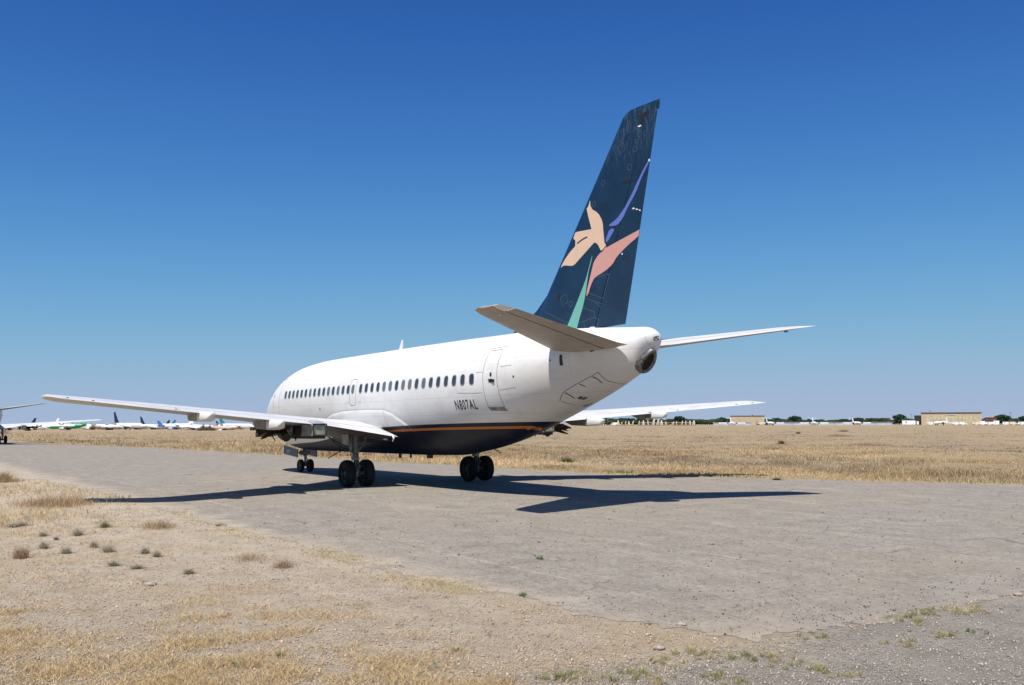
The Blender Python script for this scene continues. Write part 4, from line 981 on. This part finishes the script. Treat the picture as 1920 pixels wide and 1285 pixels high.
# ================================================================== plants
def leaf_mesh(name, centers, size, cols, rg, mat='leaves'):
    """many small leaf quads"""
    n = len(centers); a = rg.normal(size=(n, 3)); a /= np.linalg.norm(a, axis=1)[:, None]; b = rg.normal(size=(n, 3)); b -= a*(a*b).sum(1)[:, None]; b /= np.linalg.norm(b, axis=1)[:, None]
    s = (size*rg.uniform(.6, 1.4, n))[:, None]; q = np.stack([centers-a*s-b*s*.6, centers+a*s-b*s*.6, centers+a*s+b*s*.6, centers-a*s+b*s*.6], 1).reshape(-1, 3)
    me = bpy.data.meshes.new(name); me.vertices.add(4*n); me.vertices.foreach_set('co', q.ravel()); me.loops.add(4*n); me.loops.foreach_set('vertex_index', np.arange(4*n))
    me.polygons.add(n); me.polygons.foreach_set('loop_start', np.arange(n)*4); me.update(calc_edges=True)
    at = me.color_attributes.new('Col', 'FLOAT_COLOR', 'POINT'); at.data.foreach_set('color', np.hstack([np.repeat(cols, 4, 0), np.ones((4*n, 1))]).ravel()); me.materials.append(MATS[mat]); me.validate()
    return me
def make_tree(seed, h, w, col):
    rg = np.random.default_rng(seed); m = MB(); rr = random.Random(seed)
    m.tube([(0, 0, -.3), (.1, 0, h*.3), (.15, .1, h*.55)], [.28, .2, .12], 8); limbs = []
    for k_ in range(5):
        a = rr.uniform(0, 6.28); e = Vector((math.cos(a)*w*.32, math.sin(a)*w*.32, h*rr.uniform(.5, .8))); m.tube([(0, 0, h*.28), tuple(e*.55), tuple(e)], [.13, .09, .05], 6); limbs.append(e)
    cs = []
    for k_ in range(16):
        a = rr.uniform(0, 6.28); r_ = w*.5*math.sqrt(rr.random())*.8; z = h*rr.uniform(.28, .86); k2 = (1-abs(z/h-.5)*1.1); c = np.array((math.cos(a)*r_*k2, math.sin(a)*r_*k2, z))
        q = rg.normal(size=(70, 3)); q /= np.linalg.norm(q, axis=1)[:, None]; q *= (rg.uniform(.4, 1, 70)**.5)[:, None]; cs.append(c+q*np.array((w*.22, w*.22, h*.17)))
    cs = np.vstack(cs); sh = rg.uniform(.7, 1.35, len(cs))[:, None]; cols = np.array(col)[None]*sh
    return m, leaf_mesh('crown', cs, .32, cols, rg)
TV = [(6.0, 7.5, (.045, .085, .045)), (7.4, 7, (.036, .068, .042)), (5.4, 9, (.060, .12, .045)), (6.6, 6, (.050, .088, .048)), (5.0, 8.5, (.085, .11, .065))]
trees = []
for i, (h, w, c) in enumerate(TV):
    m, me = make_tree(40+i, h, w, c); tr = empty('tree', (0, 0, -500)); b = m.build('trunk', 'tree_bark', tr, smooth=60); cr = bpy.data.objects.new('crown', me); COL.objects.link(cr); cr.parent = tr; trees.append(tr)
TR = []
X = 1095.0
while X < 1960:
    TR.append(X); X += R.uniform(3.0, 5.2)
used = set()
TD = ['medium', 'tall dark', 'low bright', 'slim', 'olive']
def tree_label(X):
    if X < 1200: return 'dark green tree in the treeline seen through the gap under the far wing'
    if X < 1362: return 'green tree in the treeline between the far wing tip and the beige building'
    if X < 1440: return 'green tree standing behind the plain beige building'
    if X < 1530: return 'green tree in the treeline right of the beige building'
    if X < 1616: return 'green tree in the treeline left of the low red brick building'
    if X < 1668: return 'green tree behind the low red brick building'
    if X < 1715: return 'dark green tree just left of the wide tan hangar'
    if X < 1840: return 'green tree hidden behind the wide tan hangar'
    return 'green tree in the treeline right of the wide tan hangar'
big = {1272: 1.1, 1486: 1.2, 1684: 1.35, 1872: 1.25, 1912: 1.1, 1352: 1.05}
for X in TR:
    if 1728 < X < 1828 or 1371 < X < 1425: continue
    k_ = R.choice((0, 2, 2, 4, 4, 0, 3, 2)); sc = R.uniform(.85, 1.12)
    for bx, bs in big.items():
        if abs(X-bx) < 5: sc = bs; k_ = 1
    if 1500 < X < 1600: sc *= .88
    d = R.uniform(960, 1120) if X > 1330 else R.uniform(840, 980)
    if k_ in used: t = copy_tree(trees[k_])
    else: t = trees[k_]; used.add(k_)
    t.location = place(X, d); t.rotation_euler = (0, 0, R.uniform(0, 6.28)); t.scale = (sc*R.uniform(1.0, 1.5), sc*R.uniform(1.0, 1.5), sc)
    tag(t, TD[k_]+' '+tree_label(X).replace('dark green ', '').replace('green ', ''), 'tree', tree_label(X).replace('green tree', 'trees').replace('dark ', ''))
for i, t in enumerate(trees):
    if i not in used:
        for c_ in list(t.children): bpy.data.objects.remove(c_)
        bpy.data.objects.remove(t)

def blades(name, px, py, h, w, lean, col, seg2=True, seed=1, kind='stuff', parent=None, mat='grass_blades', zbase=None):
    """one mesh of grass blades: root points, height, width, lean vector length and colours as arrays"""
    rg = np.random.default_rng(seed); n = len(px); z0 = (G(px, py)+.004) if zbase is None else zbase
    a = rg.uniform(0, 2*np.pi, n); dx, dy = np.cos(a), np.sin(a); b = rg.uniform(0, 2*np.pi, n); sx, sy = -np.sin(b)*w/2, np.cos(b)*w/2
    base = np.stack([px, py, z0], 1); S = np.stack([sx, sy, np.zeros(n)], 1)
    mid = base+np.stack([dx*lean*.35, dy*lean*.35, h*.6], 1); tip = base+np.stack([dx*lean, dy*lean, h], 1)
    V = np.stack([base-S, base+S, mid-S*.75, mid+S*.75, tip], 1).reshape(-1, 3)
    i = np.arange(n)*5; lp = np.stack([i, i+1, i+3, i+2, i+2, i+3, i+4], 1).ravel(); st = (np.arange(n)[:, None]*7+np.array([0, 4])).ravel()
    me = bpy.data.meshes.new(name); me.vertices.add(5*n); me.vertices.foreach_set('co', V.ravel()); me.loops.add(7*n); me.loops.foreach_set('vertex_index', lp)
    me.polygons.add(2*n); me.polygons.foreach_set('loop_start', st); me.update(calc_edges=True)
    at = me.color_attributes.new('Col', 'FLOAT_COLOR', 'POINT'); at.data.foreach_set('color', np.hstack([np.repeat(col, 5, 0), np.ones((5*n, 1))]).ravel()); me.materials.append(MATS[mat])
    o = bpy.data.objects.new(name, me); COL.objects.link(o)
    if parent: o.parent = parent
    return o
def lattice(x, y, sc, seed):
    """smooth value noise in 2-D, 0..1"""
    x, y = np.asarray(x)/sc, np.asarray(y)/sc; i, j = np.floor(x), np.floor(y); f, g = x-i, y-j; f = f*f*(3-2*f); g = g*g*(3-2*g)
    h = lambda a, b: np.modf(np.abs(np.sin(a*12.9898+b*78.233+seed*3.7)*43758.5453))[0]
    return (h(i, j)*(1-f)+h(i+1, j)*f)*(1-g)+(h(i, j+1)*(1-f)+h(i+1, j+1)*f)*g
LX = np.array([p[0] for p in AP_L[:11]][::-1]); LY = np.array([p[1] for p in AP_L[:11]][::-1]); RX = np.array([p[0] for p in AP_R]); RY = np.array([p[1] for p in AP_R])
def palette(t, cols):
    c = np.array(cols); t = np.clip(t, 0, .999)*(len(c)-1); i = t.astype(int); f = (t-i)[:, None]; return c[i]*(1-f)+c[i+1]*f

# dry grass of the big field beyond the strip
def field_grass():
    rg = np.random.default_rng(3); N = 270000
    d = 1/(1/34+(1/520-1/34)*rg.uniform(0, 1, N)); bear = rg.uniform(-.66, .62, N)
    a = YAW-bear; x = CAM.x+d*np.cos(a); y = CAM.y+d*np.sin(a)
    ye = np.interp(x, RX, RY)+.8*(lattice(x, y, 1.5, 4)-.5); gap = ye-y
    ok = (gap > .05)
    x, y, d, gap = x[ok], y[ok], d[ok], gap[ok]
    n1 = lattice(x, y, 7, 1); n2 = lattice(x, y, 24, 2); n3 = lattice(x, y, 2.2, 3)
    bare = lattice(x*.6, y, 5.5, 61); dens = np.clip(.25+1.1*(n3*.5+n1*.5), 0, 1)*np.where((bare > .62)&(gap > 3), .25, 1)*np.where(gap < 1.2, .6, 1); ok = rg.uniform(0, 1, len(x)) < dens
    x, y, d, gap, n1, n2, n3 = (v[ok] for v in (x, y, d, gap, n1, n2, n3))
    n3 = sstep(.25, .8, n3); h = (.05+.30*n3*(.35+.65*n1)+.05*n1)*rg.uniform(.6, 1.35, len(x)); h *= np.where(gap < 2, .55+.25*gap/1.2, 1).clip(0, 1.1)*np.where(gap > 25, .62, 1)
    bb = np.arctan2(y-CAM.y, x-CAM.x)-YAW; lf = sstep(.02, .22, bb); h = h*np.where(d > 110, .8, 1.0)*(.85+.75*lf)*np.where(gap > 45, .8, 1)
    w = .008+d*.00036
    gold = np.array([(.41, .285, .145), (.48, .36, .20), (.54, .43, .27), (.42, .28, .14)]); pink = np.array([(.31, .24, .17), (.40, .315, .215), (.45, .36, .25), (.25, .195, .15)])
    t = rg.uniform(0, 1, len(x)); mixv = (1-.8*lf)[:, None]*sstep(.35, .65, .55*n2+.25*n1+.0028*np.clip(gap, 0, 70)+.10*np.where(x < 0, 1, 0))[:, None]
    col = palette(t, gold)*(1-mixv)+palette(rg.uniform(0, 1, len(x)), pink)*mixv
    C0_ = .66+.9*lattice(x, y, 4.1, 51)*lattice(x*.6, y, 13, 52)+.34*lattice(x, y, 1.1, 53); col = col*C0_[:, None]
    red = (lattice(x, y, 9, 9) > .80)&(rg.uniform(0, 1, len(x)) < .5); col[red] = np.array((.30, .15, .09))*rg.uniform(.8, 1.2, red.sum())[:, None]
    green = (lattice(x, y, 1.3, 12) > .93); col[green] = np.array((.14, .16, .07))
    edge = (gap < 1.0)&(rg.uniform(0, 1, len(x)) < .35); col[edge] = np.array((.48, .44, .22))
    # three blades a tuft
    k_ = 3; X_ = np.repeat(x, k_)+rg.normal(0, 1, len(x)*k_)*np.repeat(.03+d*.0006, k_); Y_ = np.repeat(y, k_)+rg.normal(0, 1, len(x)*k_)*np.repeat(.03+d*.0006, k_)
    H = np.repeat(h, k_)*rg.uniform(.6, 1.2, len(X_)); C = np.repeat(col, k_, 0)*rg.uniform(.75, 1.2, len(X_))[:, None]
    tag(blades('field_grass', X_, Y_, H, np.repeat(w, k_), H*rg.uniform(.05, .7, len(X_)), C), 'tall dry golden grass covering the field behind the aircraft', 'grass', kind='stuff')
field_grass()
def leftY(x): return np.interp(x, LX, LY)
# straw mats and low dry grass on the near left verge
def verge_straw():
    rg = np.random.default_rng(8); N = 200000
    d = 1/(1/7.5+(1/130-1/7.5)*rg.uniform(0, 1, N)); a = YAW-rg.uniform(-.62, .30, N); x = CAM.x+d*np.cos(a); y = CAM.y+d*np.sin(a)
    e = y-leftY(x); n1 = lattice(x, y, 1.6, 21); n2 = lattice(x, y, .45, 22); n3 = lattice(x, y, 4.5, 23)
    near = (x < -36)*1.0
    mat_ = sstep(.32, .72, .34*n1+.28*n2+.38*n3)*(e > 1.3)*np.where(y > 13.0-.10*(x+40), 1, .30)*np.where((x > -34.5)&(x < -26), .35, 1)*np.clip(.35+(y-12.5)*.6, .3, 1)
    strip = np.exp(-((e-.25)/.45)**2)*sstep(.45, .7, lattice(x, y, 1.1, 24))*.8*(x > -40.5)
    farv = (x > -27)*(e > 0)*sstep(.25, .6, lattice(x, y, 2.4, 27))*.8*np.clip((x+30)/14, 0, 1)
    mat_ = mat_**1.2; p = np.clip(mat_*1.1+strip*.7+farv*.55+.012, 0, 1); p = np.where(e < -.25, 0, p); ok = rg.uniform(0, 1, N) < p
    x, y, d, e, n2 = x[ok], y[ok], d[ok], e[ok], n2[ok]; n = len(x); k_ = 3
    X_ = np.repeat(x, k_)+rg.normal(0, .05, n*k_); Y_ = np.repeat(y, k_)+rg.normal(0, .05, n*k_); D = np.repeat(d, k_)
    H = rg.uniform(.008, .05, n*k_)*(1+.35*np.repeat(n2, k_))*np.where(np.repeat(x, k_) > -24, 2.6, 1); L_ = rg.uniform(.03, .13, n*k_)
    W = .0035+D*.00022
    C = palette(rg.uniform(0, 1, n*k_), [(.56, .41, .21), (.66, .52, .29), (.46, .30, .14), (.60, .48, .28), (.34, .20, .10)])*rg.uniform(.7, 1.15, n*k_)[:, None]
    gr_ = (np.repeat(np.abs(e) < .6, k_))&(rg.uniform(0, 1, n*k_) < .3); C[gr_] = (.40, .40, .18)
    tag(blades('straw_litter', X_, Y_, H, W, L_, C, seed=5), 'matted straw and thin dry grass on the gravel verge', 'grass', kind='stuff')
verge_straw()
# sprigs of weed on the asphalt and along the near right edge
def sprouts():
    rg = np.random.default_rng(17); xs = []; ys = []
    while len(xs) < 520:
        d = 1/(1/8+(1/60-1/8)*rg.uniform()); a = YAW-rg.uniform(-.6, .6); x, y = CAM.x+d*math.cos(a), CAM.y+d*math.sin(a)
        if lattice(np.array([x]), np.array([y]), 2.0, 31)[0] > .45: xs.append(x); ys.append(y)
    x, y = np.array(xs), np.array(ys); k_ = 9; X_ = np.repeat(x, k_)+rg.normal(0, .018, len(x)*k_); Y_ = np.repeat(y, k_)+rg.normal(0, .018, len(x)*k_); D = np.hypot(X_-CAM.x, Y_-CAM.y)
    base = np.array([(.17, .18, .08), (.30, .27, .14), (.14, .10, .06), (.42, .36, .20)])[rg.integers(0, 4, len(x))]
    H = rg.uniform(.01, .05, len(X_)); tag(blades('weed_sprouts', X_, Y_, H, .003+D*.00015, H*.8, np.repeat(base, k_, 0)*rg.uniform(.7, 1.2, len(X_))[:, None], seed=6), 'tiny weed sprouts dotted over the asphalt and gravel', 'weeds', kind='stuff')
sprouts()
# loose stones
def stones():
    rg = np.random.default_rng(5); N = 270000
    d = 1/(1/6.5+(1/42-1/6.5)*rg.uniform(0, 1, N)); a = YAW-rg.uniform(-.66, .62, N); x = CAM.x+d*np.cos(a); y = CAM.y+d*np.sin(a)
    e = y-leftY(x); off = (e > 0)|(x < -41.1+.4*(lattice(x, y, .6, 41)-.5)); grav = (x-.12*y < -42.3)
    edge_ = (~off)&(x < -40.2)&(y < 9); p = np.where(off, np.where(grav, .95, .55+.35*(lattice(x, y, 1.2, 42) > .5)), np.where(edge_, .45, .13)); ok = rg.uniform(0, 1, N) < p
    x, y, d, off, grav = x[ok], y[ok], d[ok], off[ok], grav[ok]; n = len(x)
    s = rg.lognormal(-5.0, .5, n)*np.where(off, 1.15, .9)*(.75+d*.022); s = np.minimum(s*.82, .026)
    o6 = np.array([(1, 0, 0), (-1, 0, 0), (0, 1, 0), (0, -1, 0), (0, 0, 1), (0, 0, -1)], float); F6 = np.array([(0, 2, 4), (2, 1, 4), (1, 3, 4), (3, 0, 4), (2, 0, 5), (1, 2, 5), (3, 1, 5), (0, 3, 5)])
    th = rg.uniform(0, 6.28, n); V = np.repeat(o6[None], n, 0)*rg.uniform(.6, 1.25, (n, 6, 1)); V[:, :, 2] *= .75; c, q = np.cos(th)[:, None], np.sin(th)[:, None]
    vx = V[:, :, 0]*c-V[:, :, 1]*q; vy = V[:, :, 0]*q+V[:, :, 1]*c; z = G(x, y); V = np.stack([vx*s[:, None]+x[:, None], vy*s[:, None]+y[:, None], V[:, :, 2]*s[:, None]+(z+np.where(off, .003, .010)+s*.2)[:, None]], 2).reshape(-1, 3)
    f = (F6[None]+np.arange(n)[:, None, None]*6).reshape(-1); me = bpy.data.meshes.new('loose_gravel'); me.vertices.add(6*n); me.vertices.foreach_set('co', V.ravel()); me.loops.add(24*n); me.loops.foreach_set('vertex_index', f); me.polygons.add(8*n); me.polygons.foreach_set('loop_start', np.arange(8*n)*3); me.update(calc_edges=True)
    s_dark = (~off)&(rg.uniform(0, 1, n) < .6); col = palette(rg.uniform(0, 1, n), [(.19, .165, .14), (.29, .255, .22), (.36, .32, .275), (.43, .385, .33), (.24, .21, .185)]); col[s_dark] *= .35; warm = off&(~grav); col[warm] *= np.array((1.28, 1.12, .98)); at = me.color_attributes.new('Col', 'FLOAT_COLOR', 'POINT'); at.data.foreach_set('color', np.hstack([np.repeat(col, 6, 0), np.ones((6*n, 1))]).ravel()); me.materials.append(MATS['stones'])
    o = bpy.data.objects.new('loose_gravel', me); COL.objects.link(o); tag(o, 'loose pale gravel and pebbles scattered over the near ground', 'gravel', kind='stuff')
stones()

# single plants one can point at
def plant(name, kind, x, y, h, r, label, cat, group, seed, cols, n=None):
    z = float(G(x, y))+.008; e = empty(name, (x, y, z)); tag(e, label, cat, group); rg = np.random.default_rng(seed); d = math.hypot(x-CAM.x, y-CAM.y)
    if kind == 'shrub':      # small round twiggy shrub
        n = n or 420; a = rg.uniform(0, 6.28, n); t = rg.uniform(0, 1.45, n); L_ = rg.uniform(.55, 1, n); bx, by = rg.normal(0, r*.16, n), rg.normal(0, r*.14, n); t = np.arccos(rg.uniform(.05, 1, n)); L_ = rg.uniform(.35, 1, n)**.7
        H = h*.85*np.cos(t)*L_*rg.uniform(.6, 1.1, n)+.01; ln = r*1.35*np.sin(t)*L_*rg.uniform(.6, 1.2, n)+.01
    elif kind == 'twig':     # loose upright dry stalks
        n = n or 420; bx, by = rg.normal(0, r*.42, n), rg.normal(0, r*.42, n); cl = .35+.65*lattice(bx+seed, by+seed*2, r*.22, seed); H = h*rg.uniform(.15, 1, n)*cl*np.exp(-(bx**2+by**2)/(r*r)*.9); ln = H*rg.uniform(.2, 1.1, n)
    else:                    # grass tuft
        n = n or 260; q_ = rg.integers(0, 7, n); ox, oy = rg.normal(0, r*.55, 7), rg.normal(0, r*.5, 7); bx, by = ox[q_]+rg.normal(0, r*.10, n), oy[q_]+rg.normal(0, r*.10, n); H = h*rg.uniform(.2, 1.15, n)*rg.uniform(.4, 1, 7)[q_]; ln = rg.uniform(.1, 1.2, n)*h
    w = np.full(n, .0022+d*(.00018 if kind != 'shrub' else .00014))
    C = palette(rg.uniform(0, 1, n), cols)*rg.uniform(.7, 1.2, n)[:, None]
    o = blades('stems' if kind != 'tuft' else 'blades', bx, by, H, w, ln, C, seed=seed+1, parent=e, zbase=np.zeros(n))
    return e
shrub = [(-28.19, 15.24), (-29.17, 15.01), (-26.55, 14.35), (-28.67, 14.44), (-29.47, 14.35), (-30.08, 13.85), (-30.63, 13.78), (-31.25, 14.64), (-31.79, 14.39), (-32.84, 13.85), (-23.83, 15.21), (-23.7, 15.02), (-25.62, 13.63), (-26.14, 14.94), (-26.99, 14.83)]
twig = [(-29.37, 15.78), (-19.94, 13.7), (-26.43, 12.67), (-33.12, 12.41), (-31.96, 12.58), (-4.54, 13.2)]
green = [(-26.34, 11.31), (-38.9, 15.11), (-38.77, 14.63), (-36.45, 14.73), (-34.76, 8.41), (-37.45, 10.67), (-39.98, 13.57), (-39.58, 13.04), (-42.24, 7.82), (-42.42, 10.23)]
red = [(-39.02, 15.01), (-40.92, 13.35), (-36.48, 14.47), (-33.41, 14.67)]
tuft = [(-41.09, 12.82), (-41.15, 12.58), (-41.32, 12.2), (-41.21, 11.64), (-41.09, 11.17), (-41.68, 12.11), (-41.14, 11.09), (-41.45, 10.85), (-41.3, 9.44), (-41.39, 7.92), (-41.38, 7.67), (-41.38, 7.16), (-41.42, 6.88), (-41.44, 6.56), (-41.63, 6.46), (-41.79, 10.63), (-41.99, 10.63), (-42.47, 10.6), (-41.84, 11.68), (-42.06, 8.26), (-42.03, 8.97), (-42.09, 11.59), (-42.22, 10.64)]
rock = [(-40.76, 11.28), (-40.05, 10.25), (-41.31, 5.12), (-33.62, 14.63), (-31.74, 0.87)]
GREYS = [(.33, .29, .21), (.43, .375, .285), (.50, .44, .34), (.36, .34, .23)]; STRAWS = [(.40, .28, .16), (.52, .40, .25), (.34, .22, .13), (.48, .38, .24)]
GREENS = [(.08, .13, .05), (.14, .20, .08), (.22, .24, .10)]; MIXED = [(.17, .20, .08), (.33, .30, .14), (.50, .41, .22), (.58, .48, .29)]; REDS = [(.34, .15, .08), (.46, .26, .15), (.40, .28, .18)]
sl = ['nearest grey dry shrub on the left verge, slightly apart from the others', 'round grey dry shrub second from the left in the near pair', 'large grey-olive dry shrub farthest back in the left group', 'grey dry shrub left half of the middle clump', 'widest grey dry shrub of the middle clump on the left verge', 'grey dry shrub left one of the right-hand pair', 'grey dry shrub right one of the right-hand pair', 'flat grey shrub below the middle clump', 'flat brownish shrub below the right-hand pair', 'thin isolated shrub right of all the grey shrubs', 'low grey shrub at the left edge below the tall dry grass', 'low grey shrub just right of the one at the left edge', 'olive shrub below the tall brown grass clump', 'small faint shrub between the left edge and the olive-grey one', 'tiny dark shrub left of the large grey-olive one']
szs = [(.24, .20), (.22, .20), (.26, .24), (.20, .18), (.28, .26), (.19, .18), (.19, .16), (.15, .20), (.13, .22), (.15, .18), (.18, .32), (.18, .28), (.26, .26), (.16, .18), (.10, .08)]
for i, (x, y) in enumerate(shrub): plant('dry_shrub', 'shrub', x, y, szs[i][0], szs[i][1], sl[i], 'shrub', 'small grey dry shrubs on the left verge', 100+i, GREYS if i != 12 else [(.2, .19, .10), (.3, .27, .14), (.38, .33, .2)])
tl = [('tall thin twiggy weed at the left edge of the verge', .42, .16, 500), ('broad clump of tall brown dry grass by the wing shadow tip', .55, 1.3, 2400), ('brown dry grass clump on the verge right of the grey shrubs', .35, .5, 700), ('reddish-brown dry grass clump at the asphalt edge', .26, .22, 420), ('pale dry grass clump left of the reddish-brown one', .24, .45, 500), ('tall straw clump at the far left edge of the photo', .7, .8, 1300)]
for i, (x, y) in enumerate(twig): plant('dry_grass_clump', 'twig', x, y, tl[i][1], tl[i][2], tl[i][0], 'dry grass', 'dry grass clumps on the left verge', 140+i, STRAWS if i not in (0, 3) else [(.30, .20, .13), (.40, .29, .2), (.34, .19, .12)], tl[i][3])
gl = ['small green weed at the asphalt edge above the dry grass', 'larger green weed at the bottom, left one of two', 'dark green weed at the bottom, right one of two', 'pale blue-green sprout on the gravel left of centre', 'small dark green weed in the middle of the asphalt', 'small green weed on the asphalt crack near the edge', 'pale green weed with light seed heads at the bottom centre', 'tiny green sprout above the bottom centre weed', 'blue-green weed on the right-hand gravel', 'flat grey-green weed on the lower right gravel']
for i, (x, y) in enumerate(green): plant('green_weed', 'tuft', x, y, (.09, .07, .06, .03, .10, .09, .07, .04, .05, .03)[i], (.16, .10, .07, .06, .06, .06, .09, .05, .10, .10)[i], gl[i], 'weed', 'green weeds on the ground', 170+i, GREENS if i not in (3, 6, 9) else [(.24, .27, .20), (.34, .37, .28), (.5, .5, .42)], 130)
rl = ['reddish dry weed between the two green weeds', 'reddish tuft at the bottom edge of the photo', 'rusty brown dry tuft on the gravel left of centre', 'dark brown dead tuft below the grey shrubs']
for i, (x, y) in enumerate(red): plant('red_weed', 'tuft', x, y, .05, .10, rl[i], 'weed', 'reddish dry weeds', 190+i, REDS, 150)
ul = ['biggest green grass tuft at the bottom edge, leftmost of its line', 'yellowish grass tuft second from the left along the bottom', 'green and straw grass tuft third from the left along the bottom', 'straw-coloured tuft above the third one', 'grass tuft left of the spiky one at the gravel edge', 'low tuft below the straw-coloured one at the bottom', 'spiky dry grass tuft with tall seed stems by the small rock', 'wide green grass tuft right of the spiky one', 'bright green low tuft alone at the asphalt edge', 'reddish-yellow tuft at the left end of the long grass strip', 'tall green tuft near the left end of the long grass strip', 'green tuft in the left half of the long grass strip', 'green tuft in the middle of the long grass strip', 'yellow tuft in the right half of the long grass strip', 'thin yellow tuft at the right end of the long grass strip', 'yellow-green tuft on the gravel below the wide green one', 'small yellow tuft right of the yellow-green one', 'orange-brown tuft on the lower gravel', 'dark green bottom tuft below the spiky one', 'scattered green tuft below the long grass strip', 'flat yellow tuft at the lower left of the long strip', 'tiny grey-green tuft at the bottom edge', 'small orange tuft between the yellow-green ones']
for i, (x, y) in enumerate(tuft):
    g_ = GREENS+MIXED[2:] if i in (0, 2, 7, 8, 10, 11, 18) else MIXED
    plant('grass_tuft', 'tuft', x, y, (.085 if i in (0, 2, 6, 10) else .055)*R.uniform(.9, 1.15), (.20 if i < 9 else .30 if i < 15 else .16)*R.uniform(.8, 1.1), ul[i], 'grass', 'grass tufts at the gravel edge', 210+i, g_, 330)
bl = [('round dark green bush in the dry field behind the tail', 1062, 58, .55, 1.0, [(.07, .09, .04), (.12, .14, .06), (.2, .2, .1)]), ('yellow-green weed patch far out in the field', 1577, 260, .9, 2.5, [(.3, .3, .12), (.4, .36, .18), (.22, .22, .1)]), ('small dark bush far out in the field, below the second small airplane', 1492, 210, .6, .8, [(.10, .09, .06), (.16, .13, .08), (.2, .16, .1)]), ('green bush at the foot of the parked jets on the left', 59, 700, 4.2, 3.6, [(.16, .19, .07), (.26, .27, .12), (.2, .19, .10)]),
      ('low green bush on the asphalt edge past the shadow tip', 1450, 41, .16, .3, [(.14, .16, .07), (.25, .24, .12), (.3, .26, .15)]), ('wide rusty weed patch in the field, farther one', 1568, 170, .7, 2.6, [(.34, .20, .12), (.42, .27, .17), (.36, .26, .17)]), ('wide rusty weed patch in the field, nearer one', 1622, 105, .55, 2.4, [(.34, .20, .12), (.42, .27, .17), (.36, .26, .17)]), ('rusty dark weed clump in the field below the first small airplane', 1460, 110, .7, .7, [(.24, .12, .07), (.3, .17, .1), (.2, .14, .1)])]
for i, (lab, X, d, h, r_, c_) in enumerate(bl):
    p = place(X, d); plant('field_bush', 'twig' if 'wide rusty' in lab else 'shrub', p.x, p.y, h, r_, lab, 'bush', None, 300+i, c_, 900)
# heap of dried bushes in front of the jets
p = place(391, 600); e = empty('dried_bush_heap', p); e.scale = (1.75, 1.75, 1.75); tag(e, 'heap of grey-brown dried bushes in front of the stored jets', 'bush'); rg = np.random.default_rng(77)
for k_ in range(5):
    n = 600; u = (k_-2)*1.15; t = np.arccos(rg.uniform(.1, 1, n)); L_ = rg.uniform(.4, 1, n); r0 = rg.uniform(1.1, 1.5)
    o = blades('dried_bush', u*-RT.x+rg.normal(0, .25, n), u*-RT.y+rg.normal(0, .25, n), (1.5, 2.6, 1.9, 3.1, 1.3)[k_]*np.cos(t)*L_*rg.uniform(.5, 1.2, n)+.05, np.full(n, .13), r0*np.sin(t)*L_, palette(rg.uniform(0, 1, n), [(.16, .13, .105), (.27, .22, .175), (.38, .31, .25)]), seed=78+k_, parent=e, zbase=np.zeros(n))
# a few single rocks
for i, (x, y) in enumerate(rock[:4]):
    rr = random.Random(60+i); bm = bmesh.new(); bmesh.ops.create_icosphere(bm, subdivisions=2, radius=.05 if i != 3 else .07)
    for v in bm.verts: v.co *= rr.uniform(.82, 1.12); v.co.z *= .6; v.co.x *= 1.4
    me = bpy.data.meshes.new('rock'); bm.to_mesh(me); bm.free(); me.materials.append(MATS['rock_stone'] if 'rock_stone' in MATS else simple('rock_stone', (.34, .28, .24), .9, var=.4, vscale=20, bump=.01))
    o = bpy.data.objects.new('rock', me); COL.objects.link(o); o.location = (x, y, float(G(x, y))+.02); o.rotation_euler = (0, 0, rr.uniform(0, 3))
    tag(o, ['small brown rock at the bottom centre left of the grass tufts', 'small rock at the lower end of the asphalt', 'pale rock at the right edge of the photo', 'rock on the left verge below the grey shrubs'][i], 'rock')
